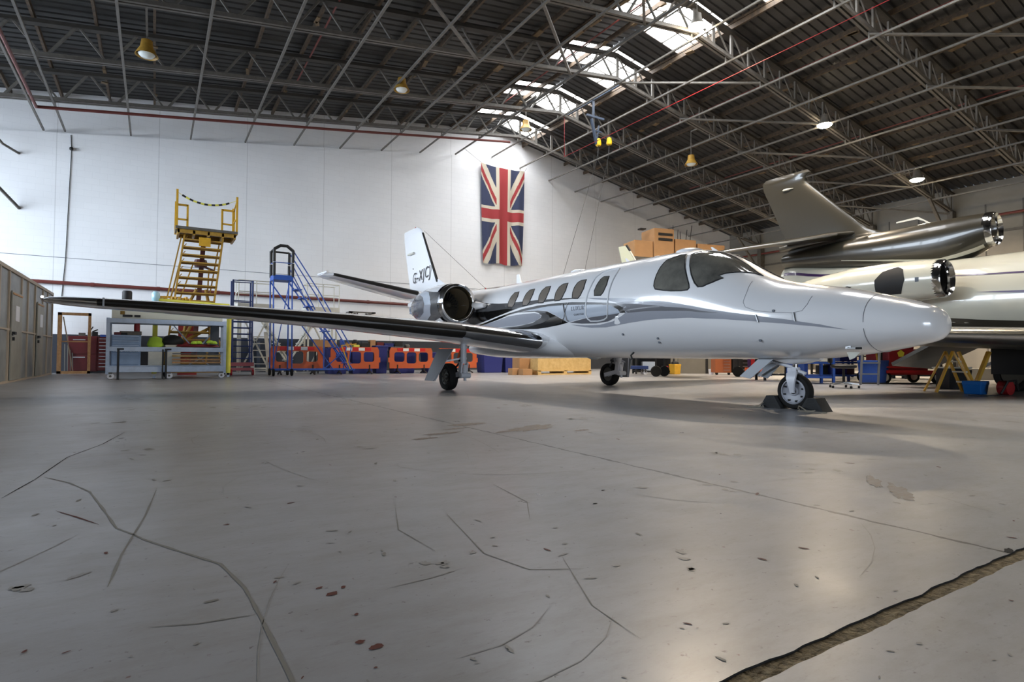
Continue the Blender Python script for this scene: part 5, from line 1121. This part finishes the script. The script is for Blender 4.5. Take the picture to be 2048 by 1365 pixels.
for k, x in enumerate((4.12, 6.10, 8.24, 10.2)):
    b_ = bp_ if k == 0 else copy_tree(bp_); place(b_, (x, 20.5+(0, -.03, .0, .03)[k], 0), (0, R(-2), R(1), R(2))[k], labs[k])
# blue plastic bins and covered gear behind the barriers
def bin_(x, y, w, d, h, lab, m_=navy, nm='plastic_bin', z=0.):
    e = empty(nm, lab, 'bin', (x, y, z)); q = MB(); q.loft([[(sx_*w/2*k, sy*d/2*k, zz) for sx_, sy in ((-1,-1),(1,-1),(1,1),(-1,1))] for k, zz in ((.86, 0), (.90, .05), (1, h-.06))]); q.build('body', m_, e, bevel=.01)
    q = MB(); q.bx(-w/2*1.03, w/2*1.03, -d/2*1.03, d/2*1.03, h-.07, h); q.build('rim', m_, e, bevel=.008); return e
bin_(5.6, 21.2, .7, .6, .95, 'navy bin behind the gap of the blue steps'); bin_(6.5, 21.15, .8, .6, .92, 'navy bin behind the second orange barrier'); bin_(7.25, 21.2, .45, .5, 1.05, 'tall navy bin between second and third barrier')
bin_(8.1, 21.1, .9, .6, .85, 'navy bin behind the third orange barrier'); bin_(9.5, 21.2, .9, .7, .82, 'navy bin behind the jet\'s main wheel'); bin_(11.75, 20.7, .9, .7, .80, 'navy bin right of the last orange barrier'); bin_(12.8, 20.7, 1.0, .7, .78, 'navy bin beside the cardboard boxes')
q = MB(); q.bar((12.9, 20.28, .02), (13.05, 20.3, .68), .05, .1); q.bar((12.7, 20.28, .22), (12.95, 20.28, .2), .03, .08); tag(q.build('metal_bracket', steelgrey), 'grey metal bracket leaning on the navy bin', 'bracket')
e = empty('work_table', 'long low work table loaded with clutter behind the orange barriers', 'table', (6.95, 21.95, 0))
q = MB(); q.bx(-1.95, 1.95, -.3, .3, .88, .93); q.build('table_top', steelgrey, e)
for x in (-1.85, 0, 1.85):
    for y in (-.25, .25): q = MB(); q.bx(x-.03, x+.03, y-.03, y+.03, 0, .88); q.build('leg', steelgrey, e)
for x, w, h, m_, nm, lb, c_ in ((5.15, .35, .30, card, 'cardboard_box', 'brown carton at the steps end of the cluttered table', 'box'), (5.5, .12, .34, paper, 'white_bottle', 'white bottle beside the brown carton on the table', 'bottle'), (5.72, .18, .26, ochre, 'ochre_tin', 'ochre tin on the cluttered table', 'tin'), (5.98, .16, .36, bluedk, 'blue_can', 'dark blue can on the cluttered table', 'can'), (6.22, .22, .22, card, 'cardboard_box', 'small brown carton between the cans on the table', 'box'), (6.5, .26, .34, blkm, 'black_reel', 'round black reel standing on the table', 'reel'), (6.85, .24, .30, hookc, 'metal_tray', 'grey metal parts tray on the table', 'tray'), (7.15, .20, .34, aged, 'brown_pack', 'brown pack upright on the table', 'box'), (7.45, .26, .26, redd, 'red_box', 'dull red box on the table', 'box'), (7.8, .36, .22, navy, 'navy_tray', 'navy tray on the cluttered table', 'tray'), (8.2, .30, .30, blkm, 'black_case', 'black case at the far end of the table', 'case'), (8.6, .22, .20, steelgrey, 'grey_tin', 'grey tin last on the cluttered table', 'tin')):
    q = MB()
    if nm in ('white_bottle', 'ochre_tin', 'blue_can', 'black_reel', 'grey_tin'): q.lathe([(w/2*.95, 0), (w/2, .02), (w/2, h*.8), (w/2*.8, h*.86), (w/2*.5, h)], (x, 21.85, .93), n=18)
    else: q.box((x, 21.85, .93+h/2), (w, .3, h)); q.box((x, 21.85, .93+h-.02), (w*1.04, .31, .03))
    tag(q.build(nm, m_, smooth=35), lb, c_)
for x, w, h, m_, lb in ((5.3, .3, .25, card, 'brown carton on the navy bin behind the steps'), (5.8, .1, .28, bluep, 'blue bottle on the navy bin behind the steps'), (6.3, .22, .14, yellow2, 'yellow tub on the navy bin'), (6.62, .3, .22, blkm, 'black case on the navy bin'), (7.85, .5, .16, hookc, 'grey tool bag on the navy bin'), (8.25, .25, .12, yellow2, 'yellow cloth on the navy bin beside the tool bag')):
    zz = .95 if x < 6 else .92 if x < 7 else .85; q = MB(); q.box((x, 21.1, zz+h/2), (w, .3, h)); tag(q.build('stored_item', m_, bevel=.02), lb, 'box')
q = MB(); q.bx(3.5, 7.0, 24.3, 25.2, 0, 1.2); tag(q.build('dark_bench', mat('bench_dark', (40, 44, 52), .6)), 'long dark bench unit against the foot of the white wall', 'bench')
# shelf bracket on the wall
e = empty('wall_bracket', 'grey steel bracket shelf fixed low on the white wall behind the wing', 'bracket', (7.7, YW-.14, 2.25))
q = MB(); q.bx(-.58, .60, -.5, -.42, .28, .34); q.bx(-.58, -.4, -.5, 0, .28, .33); q.bx(.42, .60, -.5, 0, .28, .33); q.bar((-.2, -.45, .3), (-.2, -.1, -.05), .05); q.bx(-.24, -.16, -.08, 0, -.05, .3); q.bx(.28, .36, -.08, 0, -.05, .3); q.bar((-.5, -.45, .3), (-.2, -.45, .0), .03); q.bx(-.3, .42, -.1, 0, -.10, -.04); q.build('steelwork', steelgrey, e)
# plywood crate on skids and cartons
e = empty('plywood_crate', 'low plywood crate on skids under the belly of the white jet', 'crate', (13.03, 17.6, 0))
q = MB(); q.bx(-1.22, 1.25, -.35, .55, .16, .62); q.build('side', woodply, e, bevel=.004)
q = MB(); q.bx(-1.22, 1.25, -.37, .57, .0, .05); 
for x in (-1.16, .02, 1.19): q.bx(x-.07, x+.07, -.37, .57, .05, .16)
q.bx(-1.22, 1.25, -.37, .57, .13, .17); q.build('skid', woodply, e)
for x, y, w, d, h, lb in ((11.6, 18.0, .52, .5, .62, 'tall brown carton beside the plywood crate'), (11.35, 17.4, .40, .35, .22, 'small brown carton on the floor left of the crate'), (11.05, 17.7, .28, .3, .24, 'smallest brown carton left of the crate')):
    q = MB(); q.bx(x-w/2, x+w/2, y-d/2, y+d/2, 0, h); tag(q.build('cardboard_box', card, bevel=.006), lb, 'box')

# ---------------------------------------------------------------- things seen below the belly, far side
def rotbox(nm, x, y, w, d, h, m_, lab, cat, z=0., rz=R(-32), bevel=.006): q = MB(); q.box((0, 0, h/2), (w, d, h)); o = q.build(nm, m_, bevel=bevel); o.location = (x, y, z); o.rotation_euler = (0, 0, rz); return tag(o, lab, cat)
# (along the sight line the row stands about 22 m away, turned square to the view)
RD = Vector((math.cos(YAW), -math.sin(YAW), 0)); FD = Vector((math.sin(YAW), math.cos(YAW), 0))
def wp(px, dep): v = FD*dep+RD*((px-1024)/1152*dep); return v.x, v.y
def trolley(x, y, w, lab, m_, h=.28, tops=None):
    e = empty('flat_trolley', lab, 'trolley', (x, y, 0), R(-32)); q = MB(); q.box((0, 0, h), (w, .6, .12)); q.build('deck', m_, e, bevel=.01)
    for sx_ in (-1, 1):
        for sy in (-1, 1): q = MB(); q.lathe([(.07, -.02), (.08, 0), (.07, .02)], (sx_*(w/2-.1), sy*.22, .08), 'Y', 14); q.bx(sx_*(w/2-.1)-.03, sx_*(w/2-.1)+.03, sy*.22-.03, sy*.22+.03, .1, h, 1); q.build('castor', [paper, steelgrey], e)
    return e
trolley(*wp(1262, 22), 1.2, 'low navy trolley with pale top behind the far main wheel', bluedk)
def open_rack(px, dep, w, lab, m_, h=2.2, shelves=(.12, .75, 1.4, 2.1), back=False):
    x, y = wp(px, dep); e = empty('storage_rack', lab, 'rack', (x, y, 0), R(-32)); q = MB()
    for sx_ in (-1, 1):
        for sy in (0, .6): q = MB(); q.bx(sx_*w/2-.03, sx_*w/2+.03, sy-.03, sy+.03, 0, h); q.build('upright', m_, e)
    if back: q = MB(); q.bx(-w/2, w/2, .57, .6, .05, h-.05); q.build('back_panel', m_, e)
    for z in shelves: q = MB(); q.bx(-w/2, w/2, 0, .6, z-.03, z+.02); q.build('shelf', m_, e)
    return e
open_rack(1310, 23, 1.5, 'dark shelving rack seen under the belly beside the yellow bin', blkm, back=True)
for px, w, h, m_, nm, lb, c_ in ((1296, .5, .35, stainless, 'grey_case', 'grey case on the lowest shelf of the dark rack', 'case'), (1330, .2, .18, redp, 'red_box', 'small red box on the dark rack shelf', 'box')):
    x, y = wp(px, 23.2); rotbox(nm, x, y, w, .3, h, m_, lb, c_, z=.14)
x, y = wp(1350, 23); bin_(x, y, .36, .3, .40, 'yellow bin with a black liner seen under the belly', yellow, 'waste_bin')
q = MB(); q.lathe([(.16, .40), (.15, .47), (.08, .52), (.0, .5)], (x, y, 0), n=9); tag(q.build('bin_liner', blkm), 'black liner bunched in the yellow bin', 'bag')
x, y = wp(1388, 24); rotbox('grey_screen', x, y, 1.35, .06, 1.8, greypl, 'plain grey screen board standing behind the yellow bin', 'screen')
x, y = wp(1413, 24); rotbox('dark_post', x, y, .10, .1, 2.2, blkm, 'dark post at the edge of the grey screen', 'post')
q = MB(); q.lathe([(.10, 0), (.12, .2), (.125, .21)], (*wp(1423, 23), 0), n=18); tag(q.build('white_bucket', paper, smooth=40), 'small white bucket in front of the orange cabinet', 'bucket')
def chest(px, dep, w, h, n, m_, lab, hm=stainless):
    x, y = wp(px, dep); e = empty('tool_cabinet', lab, 'cabinet', (x, y, 0), R(-32)); q = MB(); q.box((0, 0, h/2+.06), (w, .5, h-.06)); q.build('body', m_, e, bevel=.01)
    for k in range(n): z = .12+(h-.16)*k/n; q = MB(); q.bx(-w*.05, w*.46, -.27, -.25, z, z+(h-.16)/n-.02); d = q.build('drawer', m_, e); q = MB(); q.bx(0, w*.4, -.285, -.27, z+(h-.16)/n-.05, z+(h-.16)/n-.035); q.build('handle', hm, d)
    for sx_ in (-1, 1): q = MB(); q.lathe([(.05, -.02), (.06, 0), (.05, .02)], (sx_*w*.38, -.18, .06), 'Y', 12); q.build('castor', blkm, e)
chest(1442, 22.5, .62, .95, 7, orangebox, 'orange tool cabinet with many drawers under the belly'); chest(1480, 22.5, .75, .95, 6, blkm, 'black tool cabinet right of the orange one')
for px, w, m_, lb in ((1498, .12, purple, 'purple panel leaning in the row behind the nose gear door'), (1506, .20, redp, 'red panel leaning in the row behind the nose gear door'), (1514, .10, purple, 'narrow purple panel right of the red one'), (1521, .22, aged, 'brown board leaning right of the red panel'), (1532, .12, bluep, 'blue panel leaning right of the brown board'), (1541, .10, bluep, 'last blue panel of the leaning row')):
    x, y = wp(px, 21.5); rotbox('leaning_panel', x, y, w*.8, .05, 1.3, m_, lb, 'panel')
trolley(*wp(1513, 20.2), .60, 'small orange dolly in front of the leaning panels', mat('dolly_orange', (232, 96, 40), .5), .26)
# blue racks and trestles right of the nose wheel
for px, dep, w, lb in ((1632, 15, .9, 'blue steel rack just right of the nose leg'), (1665, 16.5, 1.6, 'blue steel rack behind the office chair'), (1560, 17, .9, 'dark open rack behind the nose gear door')):
    open_rack(px, dep, w, lb, bluep if px > 1600 else blkm, 1.3, (.18, .55, .95, 1.25))
for px, dep, w, h, z, m_, nm, lb, c_ in ((1645, 14.9, .35, .3, .58, offwhite, 'white_carton', 'white carton on the blue rack beside the nose leg', 'box'), (1670, 16.7, .5, .30, .20, navy, 'blue_crate', 'blue crate on the low shelf behind the chair', 'crate'), (1690, 16.8, .5, .25, .58, bluep, 'blue_crate', 'blue crate on the upper shelf behind the chair', 'crate'), (1652, 16.8, .45, .26, .20, blkm, 'black_case', 'black case on the low blue rack shelf', 'case'), (1690, 16.8, .35, .22, .20, hookc, 'metal_tray', 'metal tray of small parts on the low rack shelf', 'tray')):
    x, y = wp(px, dep+.25); rotbox(nm, x, y, w, .35, h, m_, lb, c_, z=z)
x, y = wp(1588, 18.5); rotbox('blue_trestle', x, y, .12, .5, 1.2, bluep, 'blue post behind the nose wheel leg', 'trestle'); x, y = wp(1603, 16.0); rotbox('blue_trestle', x, y, .10, .5, 1.2, bluep, 'blue post between nose leg and blue rack', 'trestle')
# office chair
x, y = wp(1687, 13.0); e = empty('office_chair', 'black office chair on a chrome five star base under the nose', 'chair', (x, y, 0), R(20))
q = MB(); q.loft([[(rr*math.cos(t), rr*.95*math.sin(t), z) for t in (2*PI*j/24 for j in range(24))] for rr, z in ((.20, .44), (.27, .46), (.28, .50), (.24, .53))]); q.build('seat', blkm, e, smooth=50)
q = MB(); q.loft([[(rr*math.cos(t), .27+.04*math.sin(t), z) for t in (2*PI*j/16 for j in range(16))] for rr, z in ((.12, .56), (.2, .60), (.21, .74), (.15, .80))]); q.bar((0, .24, .48), (0, .30, .70), .05, .02); q.build('backrest', blkm, e, smooth=50)
q = MB(); q.tube([(0, 0, .44), (0, 0, .12)], .028, 10); q.build('gas_lift', blkm, e)
q = MB()
for k in range(5): t = 2*PI*k/5; q.bar((0, 0, .13), (.30*math.cos(t), .30*math.sin(t), .085), .04, .025)
q.build('star_base', stainless, e)
for k in range(5): t = 2*PI*k/5; q = MB(); q.lathe([(.025, -.022), (.03, 0), (.025, .022)], (.30*math.cos(t), .30*math.sin(t), .03), 'Y', 12); q.build('castor', blkm, e)
# small aluminium steps and blue drum behind the red cart
x, y = wp(1738, 14.5); e = empty('step_ladder', 'small aluminium steps beside the red ground cart', 'ladder', (x, y, 0), R(-32))
for sx_ in (-.22, .22): q = MB(); q.bar((sx_, 0, 0), (sx_+.12, .1, 1.05), .04); q.build('rail', stainless, e)
for k in range(3): q = MB(); q.bx(-.2+.04*k, .24+.04*k, -.02, .1, .28*(k+1)-.02, .28*(k+1)+.01); q.build('tread', stainless, e)
x, y = wp(1748, 15.4); bin_(x, y, .7, .5, .62, 'blue tub behind the small aluminium steps', bluep)
# red ground power cart
x, y = wp(1806, 15.8); e = empty('ground_cart', 'red wheeled ground power cart with a yellow sign below the white nose', 'cart', (x, y, 0), R(-28))
q = MB(); q.bx(-.75, .35, -.45, .45, .30, .92); q.bx(-.55, .0, -.4, .4, .92, 1.06); q.build('body', redp, e, bevel=.02)
q = MB(); q.bx(-.85, .75, -.5, -.42, .28, .36); q.bx(-.85, .75, -.48, -.44, .42, .46); q.bx(-.85, .75, -.45, .45, .24, .30); q.build('chassis', mat('bright_red', (190, 30, 34), .4), e)
q = MB(); q.prism([(.1*math.sin(2*PI*k/5), .1*math.cos(2*PI*k/5)) for k in range(5)], -.47, -.455, lambda u, v, w: (u-.42, w, v+.80)); q.build('warning_sign', mat('sign_yellow', (226, 206, 60), .5), e)
for x_ in (-.85, .62):
    for y_ in (-.42, .42): q = MB(); tyre(q, (x_, y_, .17), .17, .10, 0, .6); q.lathe([(.10, -.04), (.10, .04), (.03, .05)], (x_, y_, .17), 'Y', 16, 1); q.build('wheel', [rubber, offwhite], e, smooth=40)
q = MB(); q.bar((-.95, -.4, .5), (-.95, -.4, 1.0), .05, .1); q.bar((-1.0, -.3, .95), (-1.02, -.4, .5), .03, m=1); q.build('control_post', [blkm, yellow], e)
q = MB(); q.tube([(-1.6, -.6, .02), (-1.2, -.7, .02), (-.6, -.55, .02), (0, -.65, .02), (.8, -.5, .02), (2.2, -.3, .02)], .02, 6); q.build('cable', blkm, e)
# yellow step ladders
def aladder(px, dep, w, h, sp, lab, rz=R(-20)):
    x, y = wp(px, dep); e = empty('step_ladder', lab, 'ladder', (x, y, 0), rz)
    for sx_ in (-1, 1):
        for sy in (-1, 1): q = MB(); q.bar((sx_*w/2, sy*sp, 0), (sx_*w*.3, 0, h), .055, .03); q.build('leg', yellow, e)
    for k in range(3): z = h*(k+1)/4; q = MB(); q.bx(-w/2+.03*k, w/2-.03*k, -sp*(1-z/h)-.05, -sp*(1-z/h)+.03, z-.015, z+.015); q.build('tread', offwhite, e)
    return e
aladder(1898, 11.6, .42, .82, .36, 'yellow step ladder standing under the wing of the cream jet', R(50)); aladder(2046, 12.6, .5, .84, .36, 'yellow step ladder by the cream jet\'s main wheel', R(60))
x, y = wp(1903, 12.9); rotbox('black_drum_bin', x, y, .42, .4, .46, blkm, 'black tub behind the yellow step ladder', 'bin'); q = MB(); q.bx(-.3, .3, -.2, .2, .46, .49); o = q.build('white_board', offwhite); o.location = (x, y, 0); o.rotation_euler = (0, 0, R(-32)); tag(o, 'white board lying on the black tub', 'board')
x, y = wp(1922, 13.2); bin_(x, y, .3, .3, .42, 'navy tub right of the black tub', bluedk)
x, y = wp(1950, 11.0); e = bin_(x, y, .36, .3, .25, 'bright blue bucket on the floor under the cream jet\'s wing', mat('bucket_blue', (12, 98, 176), .4), 'bucket')
x, y = wp(1952, 11.9); e = empty('folded_trestle', 'yellow trestle legs crossing behind the blue bucket', 'trestle', (x, y, 0), R(-35)); q = MB(); q.bar((-.35, 0, .82), (0, 0, .02), .06, .04); q.bar((.3, .06, .82), (-.02, .06, .02), .09, .05); q.build('leg', yellow, e)
x, y = wp(2030, 17.5); rotbox('cardboard_box', x, y, .6, .4, .40, card, 'brown box beyond the cream jet\'s main wheel', 'box'); rotbox('cardboard_box', x, y, .5, .4, .3, paper, 'white box stacked on the brown box beyond the main wheel', 'box', z=.40)
x, y = wp(1962, 19); rotbox('low_bench', x, y, 2.2, .7, .36, greypl, 'long low grey bench along the side behind the blue bucket', 'bench')
x, y = wp(2010, 10.6); e = empty('cable_reel', 'red and black cable reel by the cream jet\'s wheel', 'reel', (x, y, 0), R(-10)); q = MB(); q.lathe([(.13, -.08), (.13, .08)], (0, 0, .14), 'Y', 20); q.build('drum', redp, e); q = MB(); q.tube([(-.25, -.06, .04), (-.12, -.1, .26), (.12, -.1, .28), (.2, -.1, .1)], .02, 6); q.tube([(-.25, -.06, .02), (-.5, -.1, .015), (-.9, .1, .015)], .01, 5); q.build('handle', blkm, e)
for px, dep, w, lb in ((1765, 20, 1.4, 'dark rack far behind the red ground cart'), (1860, 19, 1.6, 'dark rack far behind the yellow ladder'), (1672, 21.5, 1.2, 'dark rack in the far corner behind the blue racks')):
    open_rack(px, dep, w, lb, blkm, 2.1)
for k, px in enumerate((1340, 1400, 1460, 1520, 1580)):
    x, y = wp(px, 26); rotbox('partition_panel', x, y, 1.45, .05, 2.4, greypl, 'grey partition board in a row behind the racks', 'partition')['group'] = 'grey partition boards behind the racks'
# high crates on a tall rack, above the white jet's back
e = empty('crate_rack', 'tall steel rack carrying brown crates behind the white jet', 'rack', (22.3, 19.5, 0), R(-14))
q = MB()
for x_ in (-2.9, 0, 2.9):
    for y_ in (0, 1.3): q = MB(); q.bx(x_-.06, x_+.06, y_-.06, y_+.06, 0, 5.5); q.build('upright', steeldark, e)
q = MB(); q.bx(-3, 3, 0, 1.3, 5.35, 5.5); q.bx(-3, 3, 0, 1.3, 2.6, 2.72); q.build('deck', steeldark, e)
def hc(lx, w, h, d, lab, slats=False):
    c, s = math.cos(R(-14)), math.sin(R(-14)); x, y = 22.3+lx*c-.6*s, 19.5+lx*s+.6*c
    e = empty('brown_crate', lab, 'crate', (x, y, 5.5), R(-14)); q = MB(); q.box((0, 0, h/2), (w, d, h)); q.build('box', aged, e, bevel=.01)
    if slats:
        q = MB()
        for k in range(2): q.bx(-w*.30, w*.42, -d/2-.02, -d/2-.002, h-.35-.25*k, h-.22-.25*k)
        q.build('slot', blkm, e)
        q = MB(); q.box((-w*.8, -.0, h+.03), (.3, .3, .06)); q.build('lifting_pad', blkm, e)
hc(-2.45, 1.0, .80, 1.1, 'brown crate at the near end of the high rack, left of the vented one'); hc(-1.35, 1.1, 1.45, 1.2, 'tallest brown crate on the high rack with vent slots', True); hc(-.1, 1.2, 1.0, 1.1, 'brown crate right of the vented one on the high rack'); hc(1.4, 1.6, .85, 1.1, 'long brown crate at the right end of the high rack')
# standing rods above the crates
for k, (dx, h, l) in enumerate(((-.1, 1.2, 0), (.15, 1.0, .06), (.4, .9, -.1), (.5, 1.05, .3), (.75, 1.3, .35))):
    c, s = math.cos(R(-14)), math.sin(R(-14)); x, y = 22.3+dx*c-1.15*s, 19.5+dx*s+1.15*c
    q = MB(); q.tube([(x, y, 5.5), (x+l, y, 5.5+h+.75)], .018, 5); tag(q.build('upright_rod', blkm), 'thin dark rod standing behind the high crates', 'rod', 'thin rods behind the high crates')
